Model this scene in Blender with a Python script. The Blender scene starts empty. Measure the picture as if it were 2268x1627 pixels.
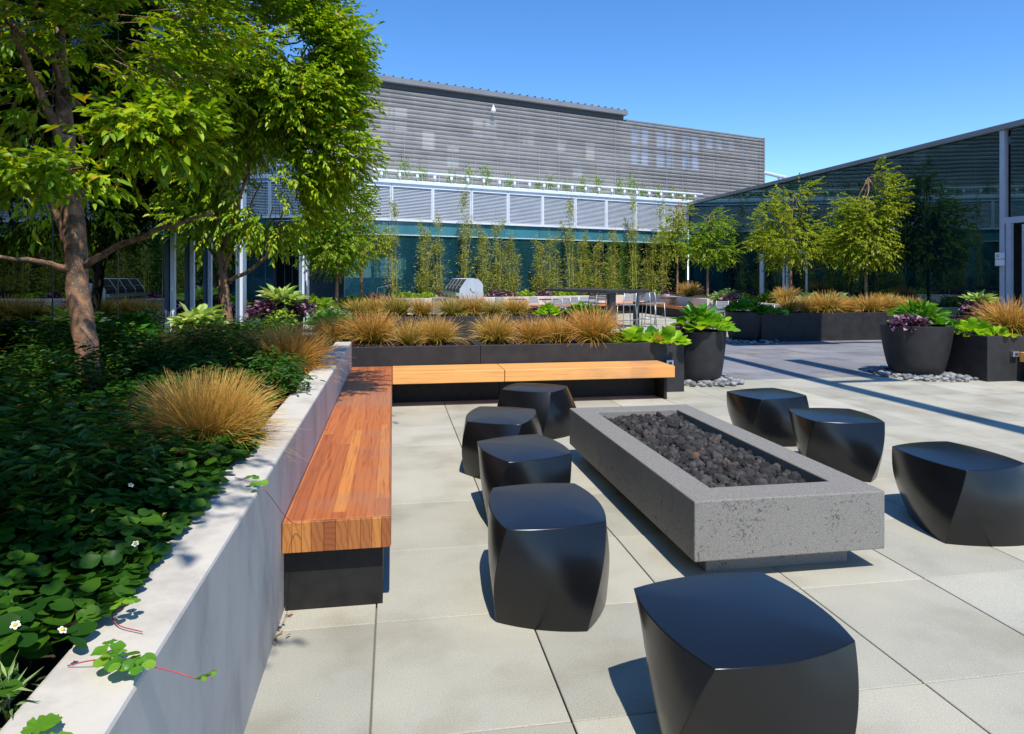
import bpy, bmesh, math, random
import numpy as np
from mathutils import Vector, noise
R = math.radians
sc = bpy.context.scene
COL = sc.collection
rng = np.random.default_rng(7)
random.seed(7)

# ------------------------------------------------------------ camera, sky, sun
YAW = math.atan(264/1556); CH = 1.65; FL = 1556.0
cam = bpy.data.cameras.new('camera'); co = bpy.data.objects.new('camera', cam); COL.objects.link(co)
co.location = (0, 0, CH); co.rotation_euler = (R(90), 0, -YAW)
cam.sensor_width = 36; cam.lens = 36*FL/2268; cam.shift_y = -201.5/2268
cam.clip_start = .05; cam.clip_end = 900
sc.camera = co
sc.view_settings.view_transform = 'Standard'; sc.view_settings.look = 'None'
sc.view_settings.exposure = 0.18; sc.view_settings.gamma = 1.0
SUNV = Vector((0.03, -.62, 1.0)).normalized()          # towards the sun
elev = math.asin(SUNV.z)
w = bpy.data.worlds.new('World'); sc.world = w; w.use_nodes = True
nt = w.node_tree; nt.nodes.clear()
sky = nt.nodes.new('ShaderNodeTexSky'); sky.sky_type = 'NISHITA'; sky.sun_disc = False
sky.sun_elevation = elev; sky.sun_rotation = math.pi - .05
sky.altitude = 2200; sky.air_density = 1.0; sky.dust_density = .0; sky.ozone_density = 2.6
hs = nt.nodes.new('ShaderNodeHueSaturation'); hs.inputs['Hue'].default_value = .503; hs.inputs['Saturation'].default_value = 1.25; hs.inputs['Value'].default_value = 1.4
bg = nt.nodes.new('ShaderNodeBackground'); bg.inputs[1].default_value = .15
wo = nt.nodes.new('ShaderNodeOutputWorld')
nt.links.new(sky.outputs[0], hs.inputs['Color']); nt.links.new(hs.outputs[0], bg.inputs[0]); nt.links.new(bg.outputs[0], wo.inputs[0])
sl = bpy.data.lights.new('sun', 'SUN'); sl.energy = 4.8; sl.angle = R(.53); sl.color = (1, .945, .85)
so = bpy.data.objects.new('sun', sl); COL.objects.link(so)
so.rotation_euler = SUNV.to_track_quat('Z', 'Y').to_euler(); so.location = (0, -5, 30)
sc.cycles.max_bounces = 8; sc.cycles.transparent_max_bounces = 12; sc.cycles.glossy_bounces = 5; sc.cycles.diffuse_bounces = 3
sc.cycles.sample_clamp_indirect = 6.0

# ------------------------------------------------------------ measuring helpers
FX, FY = math.sin(YAW), math.cos(YAW); RX, RY = math.cos(YAW), -math.sin(YAW)
def atZ(x, Z, y=612):
    k = (x-1134)/FL*Z
    return (FX*Z+RX*k, FY*Z+RY*k, CH+Z*(612-y)/FL)
def onplane(x, y, z): return atZ(x, FL*(CH-z)/(y-612))[:2] + (z,)

# ------------------------------------------------------------ materials
MATS = {}
def nodes(name):
    m = bpy.data.materials.new(name); m.use_nodes = True
    n = m.node_tree.nodes; l = m.node_tree.links
    b = n['Principled BSDF']; MATS[name] = m
    return m, n, l, b
def ramp(n, stops, interp='LINEAR'):
    r = n.new('ShaderNodeValToRGB'); r.color_ramp.interpolation = interp
    e = r.color_ramp.elements
    while len(e) < len(stops): e.new(.5)
    for i, (p, c) in enumerate(stops):
        e[i].position = p; e[i].color = (*c, 1) if len(c) == 3 else c
    return r
def plain(name, col, rough=.5, metal=0, spec=.5, nscale=0, namt=.15, bump=0, bscale=60):
    m, n, l, b = nodes(name)
    b.inputs['Roughness'].default_value = rough; b.inputs['Metallic'].default_value = metal
    b.inputs['Specular IOR Level'].default_value = spec
    b.inputs['Base Color'].default_value = (*col, 1)
    tc = n.new('ShaderNodeTexCoord')
    if nscale:
        no = n.new('ShaderNodeTexNoise'); no.inputs['Scale'].default_value = nscale; no.inputs['Detail'].default_value = 6
        l.new(tc.outputs['Object'], no.inputs['Vector'])
        lo = tuple(c*(1-namt) for c in col); hi = tuple(min(1, c*(1+namt)) for c in col)
        rp = ramp(n, [(.3, lo), (.7, hi)]); l.new(no.outputs['Fac'], rp.inputs[0]); l.new(rp.outputs[0], b.inputs['Base Color'])
    if bump:
        n2 = n.new('ShaderNodeTexNoise'); n2.inputs['Scale'].default_value = bscale; n2.inputs['Detail'].default_value = 8
        l.new(tc.outputs['Object'], n2.inputs['Vector'])
        bp = n.new('ShaderNodeBump'); bp.inputs['Strength'].default_value = bump; bp.inputs['Distance'].default_value = .01
        l.new(n2.outputs['Fac'], bp.inputs['Height']); l.new(bp.outputs[0], b.inputs['Normal'])
    return m

def paver_mat(name, cols):
    m, n, l, b = nodes(name)
    tc = n.new('ShaderNodeTexCoord'); g = n.new('ShaderNodeNewGeometry')
    rp = ramp(n, cols); l.new(g.outputs['Random Per Island'], rp.inputs[0])
    big = n.new('ShaderNodeTexNoise'); big.inputs['Scale'].default_value = 1.7; big.inputs['Detail'].default_value = 5
    fine = n.new('ShaderNodeTexNoise'); fine.inputs['Scale'].default_value = 190; fine.inputs['Detail'].default_value = 3
    l.new(tc.outputs['Object'], big.inputs['Vector']); l.new(tc.outputs['Object'], fine.inputs['Vector'])
    r1 = ramp(n, [(.28, (.74, .71, .66)), (.5, (1, 1, 1)), (.72, (1.12, 1.11, 1.08))]); l.new(big.outputs['Fac'], r1.inputs[0])
    r2 = ramp(n, [(.28, (.40, .39, .37)), (.40, (.93, .93, .92)), (.60, (1.02, 1.02, 1.02)), (.70, (1.5, 1.45, 1.4))]); l.new(fine.outputs['Fac'], r2.inputs[0])
    m1 = n.new('ShaderNodeMixRGB'); m1.blend_type = 'MULTIPLY'; m1.inputs[0].default_value = 1
    m2 = n.new('ShaderNodeMixRGB'); m2.blend_type = 'MULTIPLY'; m2.inputs[0].default_value = .8
    l.new(rp.outputs[0], m1.inputs[1]); l.new(r1.outputs[0], m1.inputs[2]); l.new(m1.outputs[0], m2.inputs[1]); l.new(r2.outputs[0], m2.inputs[2])
    # rusty and chalky stains with shapes of their own
    st = n.new('ShaderNodeTexNoise'); st.inputs['Scale'].default_value = .9; st.inputs['Detail'].default_value = 7; st.inputs['Roughness'].default_value = .65
    l.new(tc.outputs['Object'], st.inputs['Vector'])
    sr = ramp(n, [(.57, (0, 0, 0)), (.70, (.6, .6, .6))]); l.new(st.outputs['Fac'], sr.inputs[0])
    m3 = n.new('ShaderNodeMixRGB'); m3.inputs[2].default_value = (.36, .30, .21, 1)
    l.new(sr.outputs[0], m3.inputs[0]); l.new(m2.outputs[0], m3.inputs[1]); l.new(m3.outputs[0], b.inputs['Base Color'])
    b.inputs['Roughness'].default_value = .85
    rs = n.new('ShaderNodeTexVoronoi'); rs.inputs['Scale'].default_value = .75; l.new(tc.outputs['Object'], rs.inputs['Vector'])
    ra = n.new('ShaderNodeMath'); ra.operation = 'MULTIPLY_ADD'; ra.inputs[1].default_value = .10; l.new(st.outputs['Fac'], ra.inputs[0]); l.new(rs.outputs['Distance'], ra.inputs[2])
    r5 = ramp(n, [(.065, (.55, .55, .55)), (.095, (0, 0, 0))]); l.new(ra.outputs[0], r5.inputs[0])
    m5 = n.new('ShaderNodeMixRGB'); m5.inputs[2].default_value = (.42, .24, .12, 1); l.new(r5.outputs[0], m5.inputs[0]); l.new(m3.outputs[0], m5.inputs[1]); l.new(m5.outputs[0], b.inputs['Base Color'])
    bp = n.new('ShaderNodeBump'); bp.inputs['Strength'].default_value = .25; bp.inputs['Distance'].default_value = .002
    l.new(fine.outputs['Fac'], bp.inputs['Height']); l.new(bp.outputs[0], b.inputs['Normal'])
    return m
paver_mat('paver', [(0, (.345, .335, .28)), (.3, (.40, .385, .32)), (.6, (.43, .41, .335)), (.85, (.42, .41, .35)), (1, (.48, .455, .38))])
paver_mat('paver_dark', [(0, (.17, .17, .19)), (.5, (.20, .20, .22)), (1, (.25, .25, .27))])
plain('joint', (.16, .15, .13), .95)

def concrete(name, col, streak=True):
    m, n, l, b = nodes(name)
    tc = n.new('ShaderNodeTexCoord'); mp = n.new('ShaderNodeMapping'); mp.inputs['Scale'].default_value = (1.6, 1.6, .8) if streak else (1, 1, 1)
    l.new(tc.outputs['Object'], mp.inputs[0])
    a = n.new('ShaderNodeTexNoise'); a.inputs['Scale'].default_value = 2.2; a.inputs['Detail'].default_value = 9; a.inputs['Roughness'].default_value = .62
    l.new(mp.outputs[0], a.inputs['Vector'])
    lo = tuple(c*.70 for c in col); hi = tuple(c*1.12 for c in col)
    rp = ramp(n, [(.3, lo), (.5, col), (.72, hi)]); l.new(a.outputs['Fac'], rp.inputs[0])
    v = n.new('ShaderNodeTexVoronoi'); v.inputs['Scale'].default_value = 9; l.new(tc.outputs['Object'], v.inputs['Vector'])
    pr = ramp(n, [(.012, (.25, .25, .25)), (.03, (1, 1, 1))]); l.new(v.outputs['Distance'], pr.inputs[0])
    mx = n.new('ShaderNodeMixRGB'); mx.blend_type = 'MULTIPLY'; mx.inputs[0].default_value = 1
    l.new(rp.outputs[0], mx.inputs[1]); l.new(pr.outputs[0], mx.inputs[2]); l.new(mx.outputs[0], b.inputs['Base Color'])
    b.inputs['Roughness'].default_value = .75
    f = n.new('ShaderNodeTexNoise'); f.inputs['Scale'].default_value = 90; f.inputs['Detail'].default_value = 4; l.new(tc.outputs['Object'], f.inputs['Vector'])
    bp = n.new('ShaderNodeBump'); bp.inputs['Strength'].default_value = .15; bp.inputs['Distance'].default_value = .004
    l.new(f.outputs['Fac'], bp.inputs['Height']); l.new(bp.outputs[0], b.inputs['Normal'])
    return m
concrete('concrete', (.57, .53, .47))
concrete('seat_wall_concrete', (.62, .56, .50), False)

def wood(name, axis, tones, lam=.056, length=1.9, gf=.85):
    """laminated timber: lamellae across, grain and joints along axis 0=x 1=y"""
    m, n, l, b = nodes(name)
    tc = n.new('ShaderNodeTexCoord'); sp = n.new('ShaderNodeSeparateXYZ'); l.new(tc.outputs['Object'], sp.inputs[0])
    along = sp.outputs[axis]; across = sp.outputs[1-axis]
    def mth(op, a, bb=None):
        k = n.new('ShaderNodeMath'); k.operation = op
        if isinstance(a, (int, float)): k.inputs[0].default_value = a
        else: l.new(a, k.inputs[0])
        if bb is not None:
            if isinstance(bb, (int, float)): k.inputs[1].default_value = bb
            else: l.new(bb, k.inputs[1])
        return k.outputs[0]
    wob = n.new('ShaderNodeTexNoise'); wob.inputs['Scale'].default_value = 2.0; l.new(tc.outputs['Object'], wob.inputs['Vector'])
    ac = mth('ADD', mth('DIVIDE', across, lam), mth('MULTIPLY', wob.outputs['Fac'], .25))
    cell = mth('FLOOR', ac); fr = mth('FRACT', ac)
    wn = n.new('ShaderNodeTexWhiteNoise'); wn.noise_dimensions = '1D'; l.new(cell, wn.inputs['W'])
    al = mth('ADD', mth('DIVIDE', along, length), mth('MULTIPLY', wn.outputs['Value'], 9))
    c2 = n.new('ShaderNodeCombineXYZ'); l.new(cell, c2.inputs[0]); l.new(mth('FLOOR', al), c2.inputs[1])
    w2 = n.new('ShaderNodeTexWhiteNoise'); w2.noise_dimensions = '3D'; l.new(c2.outputs[0], w2.inputs['Vector'])
    rp = ramp(n, tones); l.new(w2.outputs['Value'], rp.inputs[0])
    mp = n.new('ShaderNodeMapping'); s = [34, 34, 34]; s[axis] = 1.3; mp.inputs['Scale'].default_value = s
    off = n.new('ShaderNodeVectorMath'); off.operation = 'ADD'; l.new(tc.outputs['Object'], off.inputs[0])
    sc_ = n.new('ShaderNodeVectorMath'); sc_.operation = 'SCALE'; sc_.inputs['Scale'].default_value = 3; l.new(w2.outputs['Color'], sc_.inputs[0]); l.new(sc_.outputs[0], off.inputs[1])
    l.new(off.outputs[0], mp.inputs[0])
    gr = n.new('ShaderNodeTexNoise'); gr.inputs['Scale'].default_value = 1.6; gr.inputs['Detail'].default_value = 7; gr.inputs['Distortion'].default_value = .8
    l.new(mp.outputs[0], gr.inputs['Vector'])
    g1 = ramp(n, [(.32, (.62, .55, .5)), (.5, (1, 1, 1)), (.7, (1.12, 1.1, 1.05))]); l.new(gr.outputs['Fac'], g1.inputs[0])
    m1 = n.new('ShaderNodeMixRGB'); m1.blend_type = 'MULTIPLY'; m1.inputs[0].default_value = gf; l.new(rp.outputs[0], m1.inputs[1]); l.new(g1.outputs[0], m1.inputs[2])
    edge = mth('MINIMUM', fr, mth('SUBTRACT', 1.0, fr))
    er = ramp(n, [(.0, (.45, .4, .38)), (.035, (1, 1, 1))]); l.new(edge, er.inputs[0])
    m2 = n.new('ShaderNodeMixRGB'); m2.blend_type = 'MULTIPLY'; m2.inputs[0].default_value = .7; l.new(m1.outputs[0], m2.inputs[1]); l.new(er.outputs[0], m2.inputs[2])
    # worn grey patches
    wr = n.new('ShaderNodeTexNoise'); wr.inputs['Scale'].default_value = 1.1; wr.inputs['Detail'].default_value = 8; l.new(tc.outputs['Object'], wr.inputs['Vector'])
    w3 = ramp(n, [(.52, (0, 0, 0)), (.74, (.55, .55, .55))]); l.new(wr.outputs['Fac'], w3.inputs[0])
    m3 = n.new('ShaderNodeMixRGB'); m3.inputs[2].default_value = (.27, .18, .13, 1); l.new(w3.outputs[0], m3.inputs[0]); l.new(m2.outputs[0], m3.inputs[1])
    l.new(m3.outputs[0], b.inputs['Base Color'])
    b.inputs['Roughness'].default_value = .55
    bp = n.new('ShaderNodeBump'); bp.inputs['Strength'].default_value = .3; bp.inputs['Distance'].default_value = .002
    l.new(gr.outputs['Fac'], bp.inputs['Height']); l.new(bp.outputs[0], b.inputs['Normal'])
    return m
wood('wood_old', 1, [(0, (.34, .095, .028)), (.35, (.43, .125, .034)), (.8, (.49, .152, .040)), (.93, (.54, .19, .046)), (1, (.62, .25, .056))], lam=.07)
wood('wood_new', 0, [(0, (.72, .30, .075)), (.5, (.82, .37, .10)), (1, (.88, .43, .13))], lam=.09, length=3.5, gf=.45)

def endgrain():
    m, n, l, b = nodes('wood_end')
    tc = n.new('ShaderNodeTexCoord'); sp = n.new('ShaderNodeSeparateXYZ'); l.new(tc.outputs['Object'], sp.inputs[0])
    g = n.new('ShaderNodeNewGeometry')
    rp = ramp(n, [(0, (.27, .080, .020)), (.4, (.34, .115, .028)), (.75, (.39, .14, .032)), (1, (.52, .21, .045))]); l.new(g.outputs['Random Per Island'], rp.inputs[0])
    off = n.new('ShaderNodeCombineXYZ'); k = n.new('ShaderNodeMath'); k.operation = 'MULTIPLY'; k.inputs[1].default_value = 3.0
    l.new(g.outputs['Random Per Island'], k.inputs[0]); l.new(k.outputs[0], off.inputs[0])
    ad = n.new('ShaderNodeVectorMath'); l.new(tc.outputs['Object'], ad.inputs[0]); l.new(off.outputs[0], ad.inputs[1])
    wv = n.new('ShaderNodeTexWave'); wv.wave_type = 'RINGS'; wv.rings_direction = 'Y'; wv.inputs['Scale'].default_value = 11; wv.inputs['Distortion'].default_value = 5.0
    wv.inputs['Detail'].default_value = 2; l.new(ad.outputs[0], wv.inputs['Vector'])
    r2 = ramp(n, [(.0, (.72, .65, .6)), (.4, (1, 1, 1)), (1, (1, 1, 1))]); l.new(wv.outputs['Fac'], r2.inputs[0])
    mx = n.new('ShaderNodeMixRGB'); mx.blend_type = 'MULTIPLY'; mx.inputs[0].default_value = .8; l.new(rp.outputs[0], mx.inputs[1]); l.new(r2.outputs[0], mx.inputs[2])
    l.new(mx.outputs[0], b.inputs['Base Color']); b.inputs['Roughness'].default_value = .6
endgrain()

def stone():
    m, n, l, b = nodes('pit_stone')
    tc = n.new('ShaderNodeTexCoord')
    a = n.new('ShaderNodeTexNoise'); a.inputs['Scale'].default_value = 170; a.inputs['Detail'].default_value = 4; l.new(tc.outputs['Object'], a.inputs['Vector'])
    r1 = ramp(n, [(.3, (.145, .136, .122)), (.5, (.212, .20, .18)), (.7, (.30, .283, .255))]); l.new(a.outputs['Fac'], r1.inputs[0])
    # tears and pits in patches
    p = n.new('ShaderNodeTexNoise'); p.inputs['Scale'].default_value = 42; p.inputs['Detail'].default_value = 6; p.inputs['Distortion'].default_value = 1.2; p.inputs['Roughness'].default_value = .7
    l.new(tc.outputs['Object'], p.inputs['Vector'])
    pr = ramp(n, [(.34, (.42, .39, .38)), (.41, (1, 1, 1))])
    cl = n.new('ShaderNodeTexNoise'); cl.inputs['Scale'].default_value = 7; l.new(tc.outputs['Object'], cl.inputs['Vector'])
    ca = n.new('ShaderNodeMath'); ca.operation = 'MULTIPLY_ADD'; ca.inputs[1].default_value = .3; l.new(cl.outputs['Fac'], ca.inputs[0])
    cb = n.new('ShaderNodeMath'); cb.operation = 'SUBTRACT'; cb.inputs[1].default_value = .145; l.new(p.outputs['Fac'], ca.inputs[2]); l.new(ca.outputs[0], cb.inputs[0]); l.new(cb.outputs[0], pr.inputs[0])
    g = n.new('ShaderNodeNewGeometry'); sp = n.new('ShaderNodeSeparateXYZ'); l.new(g.outputs['Normal'], sp.inputs[0])
    ab = n.new('ShaderNodeMath'); ab.operation = 'SUBTRACT'; ab.inputs[0].default_value = 1; ab.use_clamp = True; l.new(sp.outputs[2], ab.inputs[1])
    mx = n.new('ShaderNodeMixRGB'); mx.blend_type = 'MULTIPLY'; l.new(ab.outputs[0], mx.inputs[0]); l.new(r1.outputs[0], mx.inputs[1]); l.new(pr.outputs[0], mx.inputs[2])
    l.new(mx.outputs[0], b.inputs['Base Color']); b.inputs['Roughness'].default_value = .8
    mm = n.new('ShaderNodeMath'); mm.operation = 'MULTIPLY'; l.new(ab.outputs[0], mm.inputs[0]); l.new(pr.outputs[0], mm.inputs[1])
    bp = n.new('ShaderNodeBump'); bp.inputs['Strength'].default_value = .55; bp.inputs['Distance'].default_value = .008
    l.new(mm.outputs[0], bp.inputs['Height'])
    b2 = n.new('ShaderNodeBump'); b2.inputs['Strength'].default_value = .3; b2.inputs['Distance'].default_value = .002; l.new(a.outputs['Fac'], b2.inputs['Height']); l.new(bp.outputs[0], b2.inputs['Normal'])
    l.new(b2.outputs[0], b.inputs['Normal'])
stone()

def island(name, stops, rough=.6, nscale=0, bump=0, spec=.4, trans=0, tcol=None, interp='LINEAR'):
    m, n, l, b = nodes(name)
    g = n.new('ShaderNodeNewGeometry'); rp = ramp(n, stops, interp); l.new(g.outputs['Random Per Island'], rp.inputs[0])
    out = rp.outputs[0]
    if nscale:
        tc = n.new('ShaderNodeTexCoord'); no = n.new('ShaderNodeTexNoise'); no.inputs['Scale'].default_value = nscale; no.inputs['Detail'].default_value = 5
        l.new(tc.outputs['Object'], no.inputs['Vector'])
        r2 = ramp(n, [(.3, (.7, .7, .7)), (.7, (1.25, 1.25, 1.25))]); l.new(no.outputs['Fac'], r2.inputs[0])
        mx = n.new('ShaderNodeMixRGB'); mx.blend_type = 'MULTIPLY'; mx.inputs[0].default_value = 1; l.new(out, mx.inputs[1]); l.new(r2.outputs[0], mx.inputs[2]); out = mx.outputs[0]
        if bump:
            bp = n.new('ShaderNodeBump'); bp.inputs['Strength'].default_value = bump; bp.inputs['Distance'].default_value = .01
            l.new(no.outputs['Fac'], bp.inputs['Height']); l.new(bp.outputs[0], b.inputs['Normal'])
    l.new(out, b.inputs['Base Color']); b.inputs['Roughness'].default_value = rough; b.inputs['Specular IOR Level'].default_value = spec
    if trans:
        t = n.new('ShaderNodeBsdfTranslucent'); ms = n.new('ShaderNodeMixShader'); ms.inputs[0].default_value = trans
        h = n.new('ShaderNodeMixRGB'); h.blend_type = 'MULTIPLY'; h.inputs[0].default_value = 1; h.inputs[2].default_value = (*(tcol or (1.3, 1.4, .5)), 1)
        l.new(out, h.inputs[1]); l.new(h.outputs[0], t.inputs[0])
        o = n['Material Output']; l.new(b.outputs[0], ms.inputs[1]); l.new(t.outputs[0], ms.inputs[2]); l.new(ms.outputs[0], o.inputs[0])
    return m
island('leaf_tree', [(0, (.10, .20, .008)), (.45, (.22, .37, .010)), (.85, (.38, .50, .012)), (.97, (.48, .48, .02)), (1, (.42, .24, .03))], .42, trans=.33, tcol=(1.5, 1.5, .4))
island('leaf_far', [(0, (.09, .19, .010)), (.5, (.18, .31, .012)), (.9, (.30, .40, .02)), (1, (.34, .30, .04))], .5, trans=.4)
island('leaf_yellow', [(0, (.15, .22, .012)), (.5, (.26, .33, .015)), (1, (.40, .40, .03))], .5, trans=.4)
island('leaf_bamboo', [(0, (.14, .19, .02)), (.5, (.33, .36, .05)), (.85, (.52, .46, .11)), (1, (.70, .58, .25))], .5, trans=.35)
island('leaf_strawberry', [(0, (.014, .06, .006)), (.6, (.028, .095, .008)), (1, (.06, .15, .01))], .45, spec=.22, trans=.25)
island('leaf_bright', [(0, (.06, .20, .012)), (.5, (.10, .27, .02)), (1, (.2, .36, .03))], .4, trans=.3)
island('leaf_nandina', [(0, (.022, .075, .01)), (.7, (.045, .13, .012)), (.93, (.10, .16, .012)), (1, (.22, .08, .015))], .42, trans=.25)
island('leaf_bergenia', [(0, (.12, .30, .012)), (.5, (.30, .52, .02)), (.93, (.52, .66, .04)), (1, (.45, .22, .06))], .38, trans=.35)
island('leaf_glossy', [(0, (.03, .14, .012)), (.6, (.07, .25, .02)), (1, (.14, .34, .03))], .28, trans=.25)
island('leaf_lime', [(0, (.14, .28, .015)), (.5, (.27, .42, .025)), (1, (.42, .5, .05))], .5, trans=.35)
island('leaf_purple', [(0, (.05, .016, .035)), (.4, (.12, .045, .08)), (.8, (.28, .16, .22)), (1, (.48, .36, .42))], .4, trans=.12, tcol=(1.3, .6, .9))
island('leaf_red', [(0, (.10, .012, .02)), (.6, (.22, .03, .04)), (1, (.40, .25, .26))], .4, trans=.12, tcol=(1.3, .6, .7))
island('leaf_hosta', [(0, (.18, .34, .05)), (.4, (.40, .52, .12)), (.8, (.62, .68, .30)), (1, (.75, .76, .5))], .45, trans=.25)
island('leaf_sage', [(0, (.12, .20, .07)), (.5, (.20, .30, .10)), (1, (.33, .42, .17))], .6, trans=.2)
island('lava', [(0, (.018, .017, .018)), (.6, (.045, .043, .043)), (.90, (.085, .082, .082)), (.975, (.075, .068, .064)), (.99, (.12, .055, .035)), (1, (.22, .14, .10))], .85, nscale=160, bump=1.0)
island('pebble', [(0, (.13, .14, .15)), (.5, (.20, .21, .22)), (1, (.33, .34, .34))], .5, nscale=20)
island('mulch', [(0, (.03, .018, .010)), (.6, (.085, .05, .03)), (1, (.25, .17, .11))], .9)
plain('soil', (.035, .022, .014), .95, nscale=30, namt=.6, bump=.8, bscale=50)
island('dry_leaf', [(0, (.28, .13, .05)), (1, (.50, .32, .16))], .8)
plain('black_satin', (.0055, .0058, .0065), .24, spec=.5, nscale=3, namt=.12)
plain('black_planter', (.026, .0255, .027), .60, spec=.35, nscale=6, namt=.25, bump=.06, bscale=300)
plain('black_box', (.014, .013, .012), .6, spec=.35, nscale=12, namt=.4)
plain('steel', (.55, .57, .60), .28, metal=.9, nscale=5, namt=.08)
plain('steel_satin', (.46, .49, .53), .42, metal=.6)
plain('white_metal', (.74, .79, .86), .5, metal=0, nscale=2, namt=.06)
plain('louvre_back', (.13, .155, .19), .7)
plain('panel_steel', (.52, .55, .60), .38, metal=.35, nscale=3, namt=.1)
plain('post_grey', (.40, .44, .52), .5, nscale=2, namt=.08)
plain('rail_white', (.72, .75, .78), .5)
plain('white_plastic', (.75, .76, .76), .4)
plain('dark_grey', (.035, .036, .038), .5)
plain('dark_metal', (.06, .062, .066), .45, metal=.3)
plain('slate_top', (.035, .034, .033), .45, nscale=8, namt=.2)
plain('fascia', (.20, .205, .215), .5, nscale=1, namt=.1)
def satin():
    m = MATS['black_satin']; n = m.node_tree.nodes; l = m.node_tree.links; b = n['Principled BSDF']
    tc = n.new('ShaderNodeTexCoord'); a = n.new('ShaderNodeTexNoise'); a.inputs['Scale'].default_value = 5; a.inputs['Detail'].default_value = 9; a.inputs['Roughness'].default_value = .7
    l.new(tc.outputs['Object'], a.inputs['Vector']); rp = ramp(n, [(.3, (.23, .23, .23)), (.75, (.275, .275, .275))]); l.new(a.outputs['Fac'], rp.inputs[0]); l.new(rp.outputs[0], b.inputs['Roughness'])
    v = n.new('ShaderNodeTexVoronoi'); v.inputs['Scale'].default_value = 26; l.new(tc.outputs['Object'], v.inputs['Vector'])
    r2 = ramp(n, [(.0, (.08, .075, .07)), (.006, (.0058, .006, .0068))]); l.new(v.outputs['Distance'], r2.inputs[0]); l.new(r2.outputs[0], b.inputs['Base Color'])
satin()
plain('rust_wood', (.55, .20, .07), .6, nscale=9, namt=.25)
plain('red', (.5, .03, .03), .6)
plain('stem_red', (.42, .07, .08), .5)
plain('stem_brown', (.22, .10, .07), .6)
plain('culm', (.42, .37, .07), .5, nscale=12, namt=.3)
plain('petal', (.82, .82, .80), .6); plain('pollen', (.65, .45, .05), .7)
plain('interior_wall', (.10, .16, .19), .8, nscale=.7, namt=.5)
plain('interior_floor', (.12, .12, .11), .6)
plain('pale_panel', (.50, .68, .74), .7)
plain('spandrel', (.05, .20, .25), .12, spec=.8, nscale=.5, namt=.25)
def bark():
    m, n, l, b = nodes('bark')
    tc = n.new('ShaderNodeTexCoord')
    a = n.new('ShaderNodeTexNoise'); a.inputs['Scale'].default_value = 9; a.inputs['Detail'].default_value = 8; a.inputs['Distortion'].default_value = 1; l.new(tc.outputs['Object'], a.inputs['Vector'])
    r1 = ramp(n, [(.28, (.08, .05, .035)), (.45, (.15, .09, .055)), (.58, (.32, .155, .07)), (.72, (.33, .24, .175))]); l.new(a.outputs['Fac'], r1.inputs[0])
    v = n.new('ShaderNodeTexNoise'); v.inputs['Scale'].default_value = 130; v.inputs['Detail'].default_value = 2; l.new(tc.outputs['Object'], v.inputs['Vector'])
    r2 = ramp(n, [(.62, (0, 0, 0)), (.68, (1, 1, 1))]); l.new(v.outputs['Fac'], r2.inputs[0])
    mx = n.new('ShaderNodeMixRGB'); mx.inputs[2].default_value = (.5, .42, .36, 1); l.new(r2.outputs[0], mx.inputs[0]); l.new(r1.outputs[0], mx.inputs[1])
    l.new(mx.outputs[0], b.inputs['Base Color']); b.inputs['Roughness'].default_value = .75
    bp = n.new('ShaderNodeBump'); bp.inputs['Strength'].default_value = .5; bp.inputs['Distance'].default_value = .01; l.new(a.outputs['Fac'], bp.inputs['Height'])
    b2 = n.new('ShaderNodeBump'); b2.inputs['Strength'].default_value = .5; b2.inputs['Distance'].default_value = .003; l.new(v.outputs['Fac'], b2.inputs['Height']); l.new(bp.outputs[0], b2.inputs['Normal'])
    l.new(b2.outputs[0], b.inputs['Normal'])
bark()
def grassmat(name, base, mid, tips):
    m, n, l, b = nodes(name)
    at = n.new('ShaderNodeAttribute'); at.attribute_name = 't'
    g = n.new('ShaderNodeNewGeometry')
    ad = n.new('ShaderNodeMath'); ad.operation = 'MULTIPLY_ADD'; ad.inputs[1].default_value = .6; l.new(g.outputs['Random Per Island'], ad.inputs[0])
    sb = n.new('ShaderNodeMath'); sb.operation = 'SUBTRACT'; sb.inputs[1].default_value = .15; l.new(at.outputs['Fac'], sb.inputs[0]); l.new(sb.outputs[0], ad.inputs[2])
    rp = ramp(n, [(.1, base), (.6, mid), (1.0, tips)]); l.new(ad.outputs[0], rp.inputs[0])
    l.new(rp.outputs[0], b.inputs['Base Color']); b.inputs['Roughness'].default_value = .5
    t = n.new('ShaderNodeBsdfTranslucent'); l.new(rp.outputs[0], t.inputs[0])
    ms = n.new('ShaderNodeMixShader'); ms.inputs[0].default_value = .3; l.new(b.outputs[0], ms.inputs[1]); l.new(t.outputs[0], ms.inputs[2]); l.new(ms.outputs[0], n['Material Output'].inputs[0])
grassmat('grass_gold', (.09, .13, .012), (.44, .30, .03), (.74, .44, .11))
grassmat('grass_orange', (.09, .13, .012), (.46, .30, .03), (.74, .38, .10))
grassmat('grass_green', (.06, .10, .012), (.32, .29, .035), (.60, .42, .10))

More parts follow.
